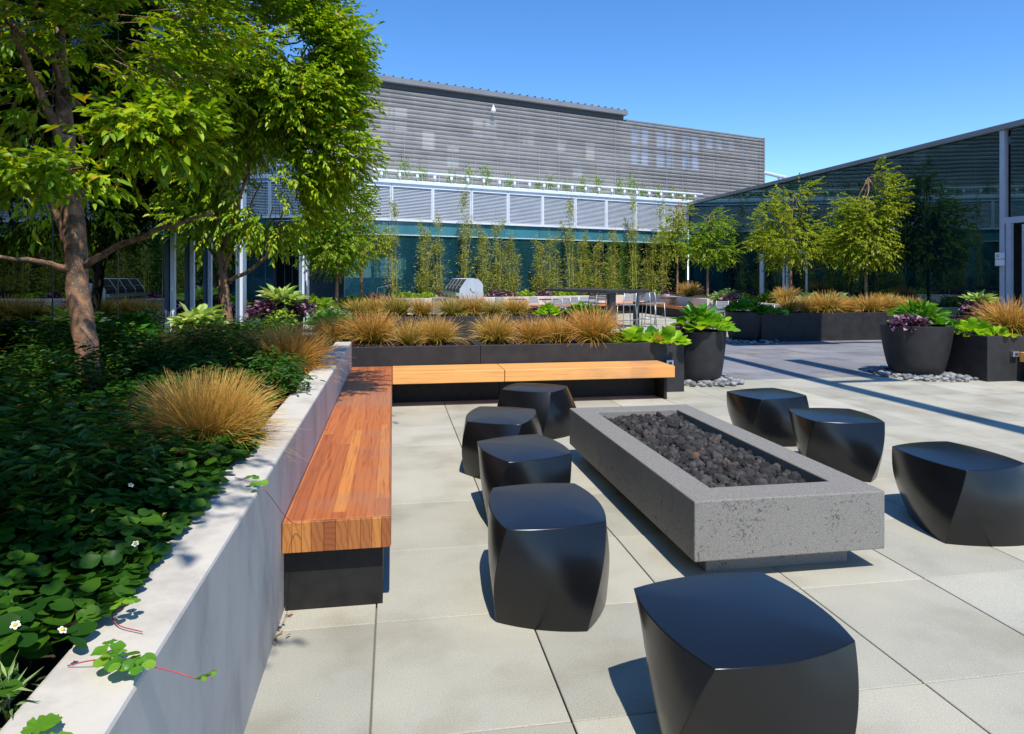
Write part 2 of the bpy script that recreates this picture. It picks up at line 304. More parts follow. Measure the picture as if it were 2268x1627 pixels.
def glass(name, tint, thru, ior=1.9, body=None, bf=.3):
    m, n, l, b = nodes(name); n.remove(b)
    fr = n.new('ShaderNodeFresnel'); fr.inputs['IOR'].default_value = ior
    tc = n.new('ShaderNodeTexCoord'); no = n.new('ShaderNodeTexNoise'); no.inputs['Scale'].default_value = .55; no.inputs['Detail'].default_value = 1
    l.new(tc.outputs['Object'], no.inputs['Vector'])
    bp = n.new('ShaderNodeBump'); bp.inputs['Strength'].default_value = .05; bp.inputs['Distance'].default_value = .05; l.new(no.outputs['Fac'], bp.inputs['Height'])
    gl = n.new('ShaderNodeBsdfGlossy'); gl.inputs['Color'].default_value = (*tint, 1); gl.inputs['Roughness'].default_value = .01; l.new(bp.outputs[0], gl.inputs['Normal'])
    tr = n.new('ShaderNodeBsdfTransparent'); tr.inputs[0].default_value = (*thru, 1)
    ms = n.new('ShaderNodeMixShader'); l.new(fr.outputs[0], ms.inputs[0]); src = tr.outputs[0]
    if body:
        df = n.new('ShaderNodeBsdfDiffuse'); df.inputs[0].default_value = (*body, 1); m0 = n.new('ShaderNodeMixShader'); m0.inputs[0].default_value = bf
        l.new(tr.outputs[0], m0.inputs[1]); l.new(df.outputs[0], m0.inputs[2]); src = m0.outputs[0]
    l.new(src, ms.inputs[1]); l.new(gl.outputs[0], ms.inputs[2])
    l.new(ms.outputs[0], n['Material Output'].inputs[0])
glass('glass_left', (.40, .58, .74), (.08, .14, .17), 2.2)
glass('glass_back', (.34, .60, .68), (.48, .74, .84), 1.75, (.03, .15, .21), .22)
glass('glass_right', (.36, .68, .80), (.07, .15, .18), 1.85, (.008, .06, .09), .16)
def screen_mat():
    m, n, l, b = nodes('mesh_screen')
    b.inputs['Base Color'].default_value = (.30, .285, .30, 1); b.inputs['Roughness'].default_value = .55; b.inputs['Metallic'].default_value = .2
    tc = n.new('ShaderNodeTexCoord'); no = n.new('ShaderNodeTexNoise'); no.inputs['Scale'].default_value = 1.2; no.inputs['Detail'].default_value = 4; l.new(tc.outputs['Object'], no.inputs['Vector'])
    rp = ramp(n, [(.3, (.40, .385, .375)), (.7, (.52, .50, .485))]); l.new(no.outputs['Fac'], rp.inputs[0]); l.new(rp.outputs[0], b.inputs['Base Color'])
    tr = n.new('ShaderNodeBsdfTransparent'); ms = n.new('ShaderNodeMixShader'); ms.inputs[0].default_value = .5
    l.new(b.outputs[0], ms.inputs[1]); l.new(tr.outputs[0], ms.inputs[2]); l.new(ms.outputs[0], n['Material Output'].inputs[0])
screen_mat()
plain('backing_wall', (.20, .19, .195), .8, nscale=.6, namt=.15)
plain('window_pane', (.42, .55, .80), .35, nscale=.8, namt=.2)
plain('curtain', (.62, .60, .56), .8)

# ------------------------------------------------------------ object helpers
def tag(o, label=None, cat=None, group=None, kind=None):
    if label: o['label'] = label
    if cat: o['category'] = cat
    if group: o['group'] = group
    if kind: o['kind'] = kind
    return o
def thing(name, label, cat, loc=(0, 0, 0), group=None, rz=0):
    o = bpy.data.objects.new(name, None); COL.objects.link(o); o.location = loc; o.rotation_euler = (0, 0, rz); o.empty_display_size = .2
    return tag(o, label, cat, group)
def woff(p):
    v = Vector((0, 0, 0))
    while p: v += p.location; p = p.parent
    return v
class MB:
    def __init__(s): s.v = []; s.f = []
    def add(s, vs, fs):
        b = len(s.v); s.v += [tuple(p) for p in vs]; s.f += [tuple(b+i for i in q) for q in fs]; return s
    def box(s, x0, x1, y0, y1, z0, z1):
        return s.add([(x0,y0,z0),(x1,y0,z0),(x1,y1,z0),(x0,y1,z0),(x0,y0,z1),(x1,y0,z1),(x1,y1,z1),(x0,y1,z1)],
              [(0,3,2,1),(4,5,6,7),(0,1,5,4),(1,2,6,5),(2,3,7,6),(3,0,4,7)])
    def obox(s, o, ux, uy, a0, a1, b0, b1, z0, z1):
        P = lambda a, b_, z: (o[0]+ux[0]*a+uy[0]*b_, o[1]+ux[1]*a+uy[1]*b_, z)
        return s.add([P(a0,b0,z0),P(a1,b0,z0),P(a1,b1,z0),P(a0,b1,z0),P(a0,b0,z1),P(a1,b0,z1),P(a1,b1,z1),P(a0,b1,z1)],
              [(0,3,2,1),(4,5,6,7),(0,1,5,4),(1,2,6,5),(2,3,7,6),(3,0,4,7)])
    def prism(s, poly, axis_from, axis_to):   # poly of 3D points swept by vector
        d = Vector(axis_to)-Vector(axis_from); n = len(poly)
        a = [Vector(p) for p in poly]; b = [p+d for p in a]
        return s.add(a+b, [tuple(range(n))[::-1], tuple(range(n, 2*n))]+[(i, (i+1) % n, n+(i+1) % n, n+i) for i in range(n)])
    def tube(s, pts, rad, n=8):
        pts = [Vector(p) for p in pts]; rad = rad if hasattr(rad, '__len__') else [rad]*len(pts)
        vs = []; fs = []; up = Vector((0, 0, 1)); u = None
        for i, p in enumerate(pts):
            d = (pts[min(i+1, len(pts)-1)]-pts[max(i-1, 0)]).normalized()
            if u is None:
                u = d.cross(up) if abs(d.z) < .95 else d.cross(Vector((1, 0, 0)))
            u = (u-d*u.dot(d)).normalized(); v = d.cross(u)
            for k in range(n):
                a = 2*math.pi*k/n; vs.append(p+(u*math.cos(a)+v*math.sin(a))*rad[i])
        for i in range(len(pts)-1):
            for k in range(n):
                fs.append((i*n+k, i*n+(k+1) % n, (i+1)*n+(k+1) % n, (i+1)*n+k))
        fs.append(tuple(range(n))[::-1]); fs.append(tuple(range(len(vs)-n, len(vs))))
        return s.add(vs, fs)
    def lathe(s, prof, c=(0, 0), n=40):
        vs = []; fs = []
        for r, z in prof:
            for k in range(n):
                a = 2*math.pi*k/n; vs.append((c[0]+r*math.cos(a), c[1]+r*math.sin(a), z))
        for i in range(len(prof)-1):
            for k in range(n): fs.append((i*n+k, i*n+(k+1) % n, (i+1)*n+(k+1) % n, (i+1)*n+k))
        return s.add(vs, fs)
    def build(s, name, mat, parent=None, bevel=0, smooth=False, seg=2):
        return npobj(name, np.array(s.v, float), s.f, mat, parent, bevel, smooth, seg)
def npobj(name, v, f, mat, parent=None, bevel=0, smooth=False, seg=2, attr=None):
    me = bpy.data.meshes.new(name)
    if parent is not None: v = v-np.array(woff(parent))
    if isinstance(f, np.ndarray):
        me.vertices.add(len(v)); me.vertices.foreach_set('co', v.astype(np.float32).ravel())
        k = f.shape[1]; me.loops.add(f.size); me.loops.foreach_set('vertex_index', f.astype(np.int32).ravel())
        me.polygons.add(len(f)); me.polygons.foreach_set('loop_start', np.arange(0, f.size, k, dtype=np.int32))
        me.update(calc_edges=True)
    else:
        me.from_pydata([tuple(p) for p in v], [], f); me.update()
    if attr is not None:
        a = me.attributes.new('t', 'FLOAT', 'POINT'); a.data.foreach_set('value', attr.astype(np.float32))
    me.materials.append(MATS[mat] if isinstance(mat, str) else mat)
    if smooth:
        me.polygons.foreach_set('use_smooth', [True]*len(me.polygons))
        if smooth != 'all':
            try: me.set_sharp_from_angle(angle=R(38))
            except Exception: pass
    o = bpy.data.objects.new(name, me); COL.objects.link(o)
    if parent is not None: o.parent = parent
    if bevel:
        b = o.modifiers.new('bevel', 'BEVEL'); b.width = bevel; b.segments = seg; b.limit_method = 'ANGLE'; b.angle_limit = R(38)
    return o
def kids(o): return list(o.children)
def dup(root, loc, rz=None, scale=None, label=None, group=None):
    def cp(o, par):
        c = o.copy(); COL.objects.link(c)
        if par: c.parent = par
        for k in kids(o): cp(k, c)
        return c
    r = cp(root, None); r.location = loc
    if rz is not None: r.rotation_euler = (0, 0, rz)
    if scale is not None: r.scale = (scale,)*3 if not hasattr(scale, '__len__') else scale
    if label: r['label'] = label
    if group: r['group'] = group
    return r

# ---- foliage arrays
def unit(a): return a/np.maximum(np.linalg.norm(a, axis=1, keepdims=True), 1e-9)
def leafmesh(pos, dr, nr, L, W, fold=.25, curl=.25, hexa=True):
    """lens-shaped folded leaves; pos base, dr direction, nr normal"""
    dr = unit(dr); sd = unit(np.cross(dr, nr)); nr = np.cross(sd, dr)
    L = np.broadcast_to(np.asarray(L, float), (len(pos),))[:, None]; W = np.broadcast_to(np.asarray(W, float), (len(pos),))[:, None]
    tip = pos+dr*L-nr*L*curl
    if hexa:
        a = pos+dr*L*.28-nr*L*curl*.05; b = pos+dr*L*.68-nr*L*curl*.4
        vs = np.stack([pos, a+sd*W*.46+nr*W*fold, b+sd*W*.38+nr*W*fold*.8, tip, b-sd*W*.38+nr*W*fold*.8, a-sd*W*.46+nr*W*fold], 1)
        n = len(pos); base = np.arange(n)[:, None]*6
        f = np.concatenate([base+np.array([[0, 1, 2, 3]]), base+np.array([[0, 3, 4, 5]])], 0)
        return vs.reshape(-1, 3), f
    m = pos+dr*L*.45-nr*L*curl*.1
    vs = np.stack([pos, m+sd*W*.5+nr*W*fold, tip, m-sd*W*.5+nr*W*fold], 1)
    n = len(pos); base = np.arange(n)[:, None]*4
    return vs.reshape(-1, 3), base+np.array([[0, 1, 2, 3]])
def merge(parts):
    vs = []; fs = []; o = 0
    for v, f in parts: vs.append(v); fs.append(f+o); o += len(v)
    return np.concatenate(vs), np.concatenate(fs)
def crown(ells, ntw, npl, L, W, twl, axis, gap=.0, seed=1, hexa=True, droop=.35, shell=.45, nscale=1.1):
    """twig sprays filling ellipsoids (centre, radii)"""
    g = np.random.default_rng(seed)
    wts = np.array([e[1][0]*e[1][1]*e[1][2]*(e[2] if len(e) > 2 else 1) for e in ells]); wts = wts/wts.sum()
    idx = g.choice(len(ells), ntw*2, p=wts)
    C = np.array([e[0] for e in ells], float)[idx]; Rr = np.array([e[1] for e in ells], float)[idx]
    d = unit(g.normal(size=(ntw*2, 3))); r = g.random(ntw*2)**shell
    P = C+d*Rr*r[:, None]
    keep = np.array([noise.noise(Vector(p*nscale)+Vector((seed*3.1, 0, 0))) > gap-.35 for p in P]); P = P[keep][:ntw]; d = d[keep][:ntw]
    out = P-np.array(axis); out[:, 2] *= .25; out = unit(out)
    td = unit(out*1.0+d*.5+g.normal(size=P.shape)*.35+np.array([0, 0, .15]))
    n = len(P); t = (np.arange(npl)+.5)/npl
    tl = twl*(.6+.8*g.random(n))
    base = P[:, None, :]+td[:, None, :]*tl[:, None, None]*t[None, :, None]
    base[:, :, 2] -= (t[None, :]**2)*tl[:, None]*droop*.6
    side = unit(np.cross(td, np.tile([0, 0, 1.], (n, 1))))
    sgn = np.where(np.arange(npl) % 2 == 0, 1., -1.)
    ld = td[:, None, :]*(.55+.4*t[None, :, None])+side[:, None, :]*sgn[None, :, None]*(.85-.5*t[None, :, None])
    ld = ld+g.normal(size=ld.shape)*.18; ld[:, :, 2] -= droop
    nr = np.tile([0, 0, 1.], (n*npl, 1))+g.normal(size=(n*npl, 3))*.33
    ls = L*(.65+.6*g.random(n*npl))
    v, f = leafmesh(base.reshape(-1, 3), ld.reshape(-1, 3), nr, ls, ls*W/L, hexa=hexa)
    return v, f, P, td, tl
def wander(a, b, n=6, amp=.06, rnd=random):
    a = Vector(a); b = Vector(b); L = (b-a).length; pts = []
    for i in range(n+1):
        t = i/n; p = a.lerp(b, t)
        if 0 < i < n: p += Vector((rnd.uniform(-1, 1), rnd.uniform(-1, 1), rnd.uniform(-1, 1)))*L*amp
        pts.append(p)
    return pts
def tree(name, label, base, trunk, limbs, ells, ntw, npl, L, W, twl, mat, group=None, seed=1, gap=0, hexa=True, droop=.35, autolimbs=8, limb_r=.03, shell=.45, cat='tree', twigs=True, nscale=1.1):
    rd = random.Random(seed)
    t = thing(name, label, cat, base, group)
    tb = MB()
    n = len(trunk)
    pts = []; rr = []
    for i in range(n-1):
        for k in range(4):
            u = k/4; pts.append(Vector(trunk[i][0]).lerp(Vector(trunk[i+1][0]), u)+Vector((rd.uniform(-1, 1), rd.uniform(-1, 1), 0))*.08*trunk[i][1]); rr.append((trunk[i][1]*(1-u)+trunk[i+1][1]*u)*rd.uniform(.95, 1.06))
    pts.append(Vector(trunk[-1][0])); rr.append(trunk[-1][1])
    rr[0] *= 1.12
    tb.tube(pts, rr, 14); tb.build('trunk', 'bark', t, smooth='all')
    for lp, r0, r1 in limbs:
        m = MB(); q = []
        for i in range(len(lp)-1):
            seg = wander(lp[i], lp[i+1], 4, .035, rd); q += seg[:-1]
        q.append(Vector(lp[-1])); k = len(q)
        m.tube(q, [r0+(r1-r0)*i/(k-1) for i in range(k)], 9); m.build('limb', 'bark', t, smooth='all')
    v, f, P, td, tl = crown(ells, ntw, npl, L, W, twl, trunk[-1][0], gap, seed, hexa, droop, shell, nscale)
    npobj('crown', v, f, mat, t)
    m = MB()
    top = Vector(trunk[-1][0])
    for i in range(autolimbs):
        e = ells[i % len(ells)]; d = Vector((rd.gauss(0, 1), rd.gauss(0, 1), rd.gauss(0, 1))).normalized()
        q = Vector(e[0])+Vector((d.x*e[1][0], d.y*e[1][1], abs(d.z)*e[1][2]))*.75
        ti = rd.randrange(max(1, n-2), n); st = Vector(trunk[ti][0])
        m.tube(wander(st, q, 6, .05, rd), [limb_r*(1-i_/6.6) for i_ in range(7)], 6)
    if twigs:
        sel = rd.sample(range(len(P)), min(len(P), 500))
        for i in sel:
            a = Vector(P[i]); d = Vector(td[i])
            m.tube([a-d*tl[i]*.8, a, a+d*tl[i]*.5-Vector((0, 0, .04*tl[i])), a+d*tl[i]-Vector((0, 0, .2*tl[i]))], [limb_r*.16, limb_r*.13, limb_r*.1, limb_r*.05], 4)
    m.build('branches', 'bark', t, smooth='all')
    return t

# ============================================================ SETTING
g0 = MB().box(-300, 300, -300, 300, -.5, -.03).build('ground', 'joint'); tag(g0, kind='structure')
mx, my = .735, .872
light = MB(); dark = MB()
for i in range(-10, 34):
    for j in range(-6, 48):
        x0 = -.08+mx*i; y0 = 2.53+my*j; gx = .0035; gy = .0025
        if x0 > 16 or y0 > 36: continue
        cx, cy = x0+mx/2, y0+my/2
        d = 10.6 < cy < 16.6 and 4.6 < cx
        z = random.uniform(-.0012, .0012)
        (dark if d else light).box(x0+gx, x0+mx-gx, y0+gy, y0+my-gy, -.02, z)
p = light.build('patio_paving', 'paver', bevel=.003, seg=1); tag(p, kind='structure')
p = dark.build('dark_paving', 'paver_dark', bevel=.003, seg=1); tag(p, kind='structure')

# ---- back building: glazed ground floor, louvre band, screened upper storeys
AX, AY = 15.0, 34.2; U = (-.942, -.335); B = (-.335, .942)       # u runs left along the facade, b runs back
O = (AX, AY)
bb = thing('office_building', 'grey screened building across the back, with a white louvre band over dark glass', 'building', (AX, AY, 0))
sp = 1.79
# louvre band
for k in range(11):
    a0 = -.12+sp*k if k else .06; a1 = .0+sp*(k+1)-.1
    if a0 > 18.3: break
    fr = MB(); z0, z1 = 3.88, 5.40
    for (q0, q1, c0, c1) in ((a0, a0+.07, z0, z1), (a1-.07, a1+.02, z0, z1), (a0+.07, a1-.07, z0, z0+.10), (a0+.07, a1-.07, z1-.14, z1)):
        fr.obox(O, U, B, q0, q1, -.10, .06, c0, c1)
    fo = fr.build('louvre_frame', 'white_metal', bb)
    s = MB(); ns = 21
    for i in range(ns):
        z = z0+.14+(z1-z0-.32)*i/(ns-1)
        P_ = lambda a, b_, zz: (O[0]+U[0]*a+B[0]*b_, O[1]+U[1]*a+B[1]*b_, zz)
        q = [P_(a0+.07, -.072, z-.013), P_(a0+.07, -.068, z-.018), P_(a0+.07, -.01, z+.015), P_(a0+.07, -.02, z+.019)]
        s.prism(q, (0, 0, 0), tuple(Vector(P_(a1-.07, 0, 0))-Vector(P_(a0+.07, 0, 0))))
    s.build('slats', 'white_metal', fo)
MB().obox(O, U, B, 0, 19.5, .10, .2, 3.8, 5.38).build('louvre_backing', 'louvre_back', bb)
MB().obox(O, U, B, -.1, 19.5, -.16, 3.9, 5.405, 5.52).build('roof_slab', 'white_metal', bb)
# glass ground floor
for k in range(10):
    a0 = sp*k+.012; a1 = sp*(k+1)-.012
    MB().obox(O, U, B, a0, a1, .02, .04, .08, 3.30).build('glass_pane', 'glass_back', bb)
    MB().obox(O, U, B, a0, a1, .0, .03, 3.35, 3.86).build('spandrel_pane', 'spandrel', bb)
    MB().obox(O, U, B, sp*(k+1)-.01, sp*(k+1)+.01, .0, .05, .0, 3.86).build('glazing_bar', 'dark_metal', bb)
MB().obox(O, U, B, 0, 18, -.03, .07, 3.305, 3.345).build('transom', 'pale_panel', bb)
MB().obox(O, U, B, 0, 18, -.05, .08, .0, .08).build('sill', 'dark_metal', bb)
MB().obox(O, U, B, -3, 20, 5.0, 5.1, 0, 3.9).build('interior_wall', 'interior_wall', bb)
MB().obox(O, U, B, -3, 20, .1, 5.0, -.02, .02).build('interior_floor', 'interior_floor', bb)
MB().obox(O, U, B, 0, 20, .1, 5.0, 3.62, 3.78).build('interior_ceiling', 'interior_wall', bb)
for k, a in enumerate((2.0, 6.4, 10.8, 15.2)):
    c = MB(); px, py = O[0]+U[0]*a+B[0]*1.6, O[1]+U[1]*a+B[1]*1.6
    c.tube([(px, py, .02), (px, py, 3.6)], .17, 14); c.build('interior_column', 'pale_panel', bb, smooth=True)
for a, wd in ((15.3, .9), (13.2, .5), (4.4, .7), (1.2, .5)):
    MB().obox(O, U, B, a, a+wd, .55, .6, .6, 3.2).build('pale_panel', 'pale_panel', bb)  # pale panels added where the interior shows bright behind the glass
# upper storeys behind a horizontal mesh screen
OB = 4.0
MB().obox(O, U, B, -10.07, 22, OB+.34, OB+9, 5.0, 10.325).build('upper_wall', 'backing_wall', bb)
scr = MB(); nsl = 21
for i in range(nsl):
    z = 6.05+(10.22-6.05)*i/(nsl-1); arc = []
    P_ = lambda a, b_, zz: (O[0]+U[0]*a+B[0]*b_, O[1]+U[1]*a+B[1]*b_, zz)
    h_ = .185; pf = [(OB-.0, -h_/2), (OB-.07, -h_/4), (OB-.085, h_/8), (OB-.03, h_/2)]
    vs = []; 
    for aa in (-10.13, 20.5):
        for (bq, zq) in pf: vs.append(P_(aa, bq, z+zq))
    scr.add(vs, [(j, j+1, j+5, j+4) for j in range(3)])
scr.build('mesh_screen', 'mesh_screen', bb)
fp = MB()
for i in range(26):
    a = -10.0+1.23*i
    fp.obox(O, U, B, a, a+.05, OB+.05, OB+.1, 5.6, 10.3)
fp.build('screen_posts', 'fascia', bb)
for i in range(24):
    a = -9.4+1.23*i; x_, y_ = O[0]+U[0]*a+B[0]*(OB-.11), O[1]+U[1]*a+B[1]*(OB-.11)
    MB().tube([(x_, y_, 5.7), (x_, y_, random.choice([7.4, 7.9, 8.6, 9.2, 10.25]))], .009, 4).build('cable', 'steel_satin', bb)
fb = MB()
for z_ in (7.62, 9.02): fb.obox(O, U, B, -10.0, 20, OB+.12, OB+.3, z_-.07, z_+.07)
fb.build('screen_beams', 'dark_metal', bb)
MB().obox(O, U, B, -10.20, -10.08, OB-.1, OB+.35, 5.4, 10.42).build('screen_end_trim', 'fascia', bb)
MB().obox(O, U, B, -10.08, .9, OB-.06, OB+.3, 10.33, 10.40).build('screen_top_trim', 'fascia', bb)
fa = MB(); fa.obox(O, U, B, .9, 21, OB-.25, OB+8, 10.60, 10.84); fa.build('roof_fascia', 'fascia', bb)
MB().obox(O, U, B, 1.0, 21, OB+.02, OB+7.9, 10.36, 10.60).build('roof_soffit', 'dark_metal', bb)
rb = MB()
for i in range(44): rb.obox(O, U, B, 1.0+.45*i, 1.05+.45*i, OB-.2, OB+7, 10.84, 10.92)
rb.build('roof_ribs', 'dark_metal', bb)
wins = [(.2, .55), (-.55, .45), (-1.65, .55), (-2.45, .5), (-3.6, .55), (-4.4, .5), (-5.55, .5), (-6.4, .45), (-7.5, .4)]
for i, (a, wd) in enumerate(wins):
    for z0, z1 in ((8.0, 8.95), (9.1, 10.05)):
        if i > 5 and z0 < 9: continue
        MB().obox(O, U, B, a-wd, a, OB+.318, OB+.338, z0 if i < 6 else 9.4, z1).build('window', 'window_pane', bb)
for a, z0, z1 in ((15.0, 8.5, 9.5), (14.3, 8.5, 9.6), (12.9, 7.6, 8.6), (10.2, 8.6, 9.5), (9.5, 8.6, 9.5), (7.3, 8.5, 9.2), (5.2, 8.3, 9.0), (3.4, 8.0, 9.1), (11.6, 7.0, 8.0), (4.2, 7.0, 7.5)):
    MB().obox(O, U, B, a-.62, a, OB+.318, OB+.338, z0, z1).build('window', 'curtain', bb)
# dome camera hanging on the screen
cm = MB(); px, py = O[0]+U[0]*9.4+B[0]*(OB-.35), O[1]+U[1]*9.4+B[1]*(OB-.35)
cm.tube([(px-.0, py+.35, 10.12), (px, py, 10.12), (px, py, 10.04)], .03, 8); cm.lathe([(.02, 10.07), (.06, 10.02), (.12, 9.87), (.12, 9.82), (.08, 9.76), (.0, 9.73)], (px, py), 16)
cobj = cm.build('security_camera', 'white_plastic', smooth=True); tag(cobj, 'white dome camera hanging high on the grey mesh screen', 'camera')
# roof edge rail with planted troughs
rl = thing('roof_rail', 'double white rail running along the roof edge above the louvre band', 'railing', (AX, AY, 5.5))
for z, b_ in ((5.62, .55), (6.02, .55)):
    m = MB(); m.obox(O, U, B, -1.6, 19, b_, b_+.06, z-.035, z+.035); m.build('rail', 'rail_white', rl)
ps = MB(); fx = MB()
for i in range(26):
    a = -1.2+.78*i
    ps.obox(O, U, B, a, a+.03, .58, .62, 5.525, 6.0)
    px, py = O[0]+U[0]*(a+.3)+B[0]*.4, O[1]+U[1]*(a+.3)+B[1]*.4
    fx.lathe([(.0, 5.76), (.05, 5.77), (.07, 5.83), (.05, 5.90), (0, 5.92)], (px, py), 8)
    fx.tube([(px, py, 5.525), (px+.02, py, 5.77)], .008, 5)
ps.build('rail_posts', 'steel_satin', rl); fx.build('lamp_heads', 'white_plastic', rl, smooth=True)
# roof plants
gp = thing('roof_plant', 'small green shrub behind the white roof rail', 'plant', (0, 0, 0), 'shrubs along the roof edge')
g = np.random.default_rng(3)
pos = g.normal(size=(150, 3))*[.13, .13, .16]+[0, 0, .32]
v, f = leafmesh(pos, g.normal(size=(150, 3))+[0, 0, .5], g.normal(size=(150, 3))*.4+[0, 0, 1], .10, .035, hexa=False)
npobj('foliage', v, f, 'leaf_far', gp); MB().tube([(0, 0, 0), (.01, 0, .35)], .008, 5).build('stem', 'bark', gp)
rp_list = [-.6, .4, 1.3, 2.4, 3.1, 3.9, 5.2, 6.1, 7.0, 7.9, 8.6, 10.1, 11.3, 12.2, 13.0, 14.4, 15.2, 16.1]
for i, a in enumerate(rp_list):
    s = .8+.6*random.random(); l_ = (O[0]+U[0]*a+B[0]*.75, O[1]+U[1]*a+B[1]*.75, 5.52)
    if i == 0: gp.location = l_; gp.scale = (s, s, s*1.3)
    else: dup(gp, l_, random.uniform(0, 6), (s, s, s*(1.1+.5*random.random())))

# ---- right glass building (wall plane x=15)
XR = 15.0
rbd = thing('glass_pavilion', 'low dark glass building with flat grey roof edge along the right side', 'building', (XR, 20, 0))
HR = 5.42
ys = [34.1, 31.9, 29.7, 28.05, 26.75, 24.6, 22.6, 20.6, 18.6, 15.32]
for i in range(len(ys)-1):
    y1, y0 = ys[i], ys[i+1]
    MB().box(XR, XR+.02, y0+.012, y1-.012, .06, HR-.14).build('glass_pane', 'glass_right', rbd)
    if i: MB().box(XR-.004, XR+.03, y1-.012, y1+.012, .06, HR-.14).build('glazing_bar', 'dark_metal', rbd)
MB().box(XR+.0, XR+.02, 6, 15.0, 3.1, HR-.14).build('glass_pane', 'glass_right', rbd)
MB().box(XR-.12, XR+6, -2, 34.15, HR-.14, HR).build('roof_edge', 'fascia', rbd, bevel=.01)
MB().box(XR-.05, XR+.08, 6, 34.1, 0, .06).build('sill', 'dark_metal', rbd)
MB().box(XR-.03, XR+.10, 15.16, 15.30, 0, HR-.14).build('corner_post', 'post_grey', rbd, bevel=.008)
MB().box(XR-.025, XR+.08, 6, 15.16, 2.95, 3.10).build('door_head', 'post_grey', rbd)
d = MB(); d.box(XR-.02, XR+.06, 14.98, 15.12, 0, 2.95); d.box(XR-.03, XR+.06, 14.55, 14.66, 0, 2.9); d.box(XR-.03, XR+.06, 13.0, 13.1, 0, 2.9); d.box(XR-.03, XR+.06, 13.1, 14.55, 2.8, 2.9); d.box(XR-.03, XR+.06, 13.1, 14.55, .0, .2)
dr = d.build('door', 'post_grey', rbd); MB().box(XR, XR+.02, 13.1, 14.55, .2, 2.8).build('glass_pane', 'glass_right', dr)
d = MB()
for y0, y1 in ((26.65, 26.92), (25.08, 25.19), (24.84, 24.95), (23.57, 23.64)): d.box(XR-.05, XR+.05, y0, y1, .06, 2.55)
d.box(XR-.06, XR-.005, 23.64, 26.55, .72, .80); d.box(XR-.07, XR-.005, 23.64, 26.55, 2.5, 2.6)
d.build('door_frame', 'white_metal', rbd)
MB().box(XR+5, XR+5.1, 6, 34, 0, HR-.2).build('interior_wall', 'interior_wall', rbd)
MB().box(XR+.1, XR+5, 6, 34, -.02, .02).build('interior_floor', 'interior_floor', rbd)
MB().box(XR+.1, XR+5, 6, 34, HR-.5, HR-.3).build('interior_ceiling', 'interior_wall', rbd)
for y in (17, 21, 25, 29): MB().tube([(XR+1.5, y, .02), (XR+1.5, y, HR-.5)], .15, 12).build('interior_column', 'pale_panel', rbd, smooth=True)
for z, nm, lb in ((2.15, 'alarm_sounder', 'upper white box with a round grille on the grey door post'), (1.98, 'motion_sensor', 'lower plain white box on the grey door post, right under the box with a grille')):
    m = MB().box(XR-.16, XR-.032, 15.13, 15.30, z-.075, z+.085)
    o = m.build(nm, 'white_plastic', bevel=.012)
    tag(o, lb, 'wall box')
    if nm == 'alarm_sounder':
        MB().tube([(XR-.175, 15.21, z), (XR-.161, 15.21, z)], .045, 16).build('grille', 'steel_satin', o)
fl = thing('floodlight', 'thin white floodlight arm on the roof edge of the glass building', 'light', (XR+.5, 24.6, HR))
m = MB(); m.tube([(XR+.3, 25.9, HR), (XR+.3, 26.2, HR+.26)], .03, 6); m.build('bracket', 'rail_white', fl)
MB().tube([(XR+.3, 27.1, HR+.52), (XR+.3, 25.5, HR+.10)], .07, 8).build('lamp_head', 'rail_white', fl)

# ---- left glass building (wall plane x=-3.2)
XL = -3.2
lbd = thing('glass_hall', 'tall mirror-like dark glass building behind the trees on the left', 'building', (XL, 12, 0))
yy = -4.0; step = 1.62; k = 0
while yy < 27.6:
    y1 = min(yy+step, 27.65)
    MB().box(XL-.02, XL, yy+.008, y1-.008, .05, 5.30).build('glass_pane', 'glass_left', lbd)
    MB().box(XL-.04, XL+.004, y1-.008, y1+.008, .05, 5.30).build('glazing_bar', 'dark_metal', lbd)
    yy = y1
MB().box(XL-6, XL+.10, -4, 27.65, 5.30, 5.44).build('roof_edge', 'fascia', lbd)
for y0, y1 in ((10.9, 10.98), (11.9, 11.98), (13.0, 13.08), (15.6, 16.0), (27.0, 27.6)):
    MB().box(XL+.006, XL+.07, y0, y1, 0, 5.28).build('frame_post', 'white_metal', lbd, bevel=.006)
MB().box(XL+.01, XL+.09, 25.9, 26.05, 0, 3.0).build('frame_post', 'white_metal', lbd)
MB().tube([(XL+.13, 26.35, .9), (XL+.13, 26.35, 1.3)], .02, 6).build('door_handle', 'steel', lbd)
MB().box(XL-5.1, XL-5, -4, 28, 0, 5.2).build('interior_wall', 'interior_wall', lbd)
MB().box(XL-5, XL-.1, -4, 28, -.02, .02).build('interior_floor', 'interior_floor', lbd)

# ---- frame added out of view on the right to lay beam shadows on paving
cn = thing('added_shadow_caster', 'unseen steel frame with two beams on posts, added to shade the paving', 'canopy', (6.6, 2, 0))
for (bx, y0, y1, w_) in ((6.74, -1.5, 8.2, .30), (7.82, 4.5, 7.3, .40)):
    MB().box(bx, bx+w_, y0, y1, 8.6, 8.8).build('beam', 'fascia', cn)
for px, py in ((6.89, -1.0), (6.89, 3.4)): MB().box(px-.07, px+.07, py-.07, py+.07, 0, 8.6).build('post', 'fascia', cn)
MB().box(7.04, 7.82, 4.5, 4.62, 8.62, 8.78).build('crossbar', 'fascia', cn)

c2_ = thing('added_shadow_caster', 'unseen square panel on one post, added to shade the right hand planter', 'canopy', (13.2, 10.4, 0))  # overhead panel added out of view to shade the long planter and pot
MB().box(8.2, 11.0, 10.2, 12.3, 8.5, 8.7).build('shade_panel', 'fascia', c2_)
MB().box(11.0, 13.3, 10.35, 10.5, 8.52, 8.68).build('beam', 'fascia', c2_)
MB().box(13.12, 13.28, 10.34, 10.50, 0, 8.52).build('post', 'fascia', c2_)

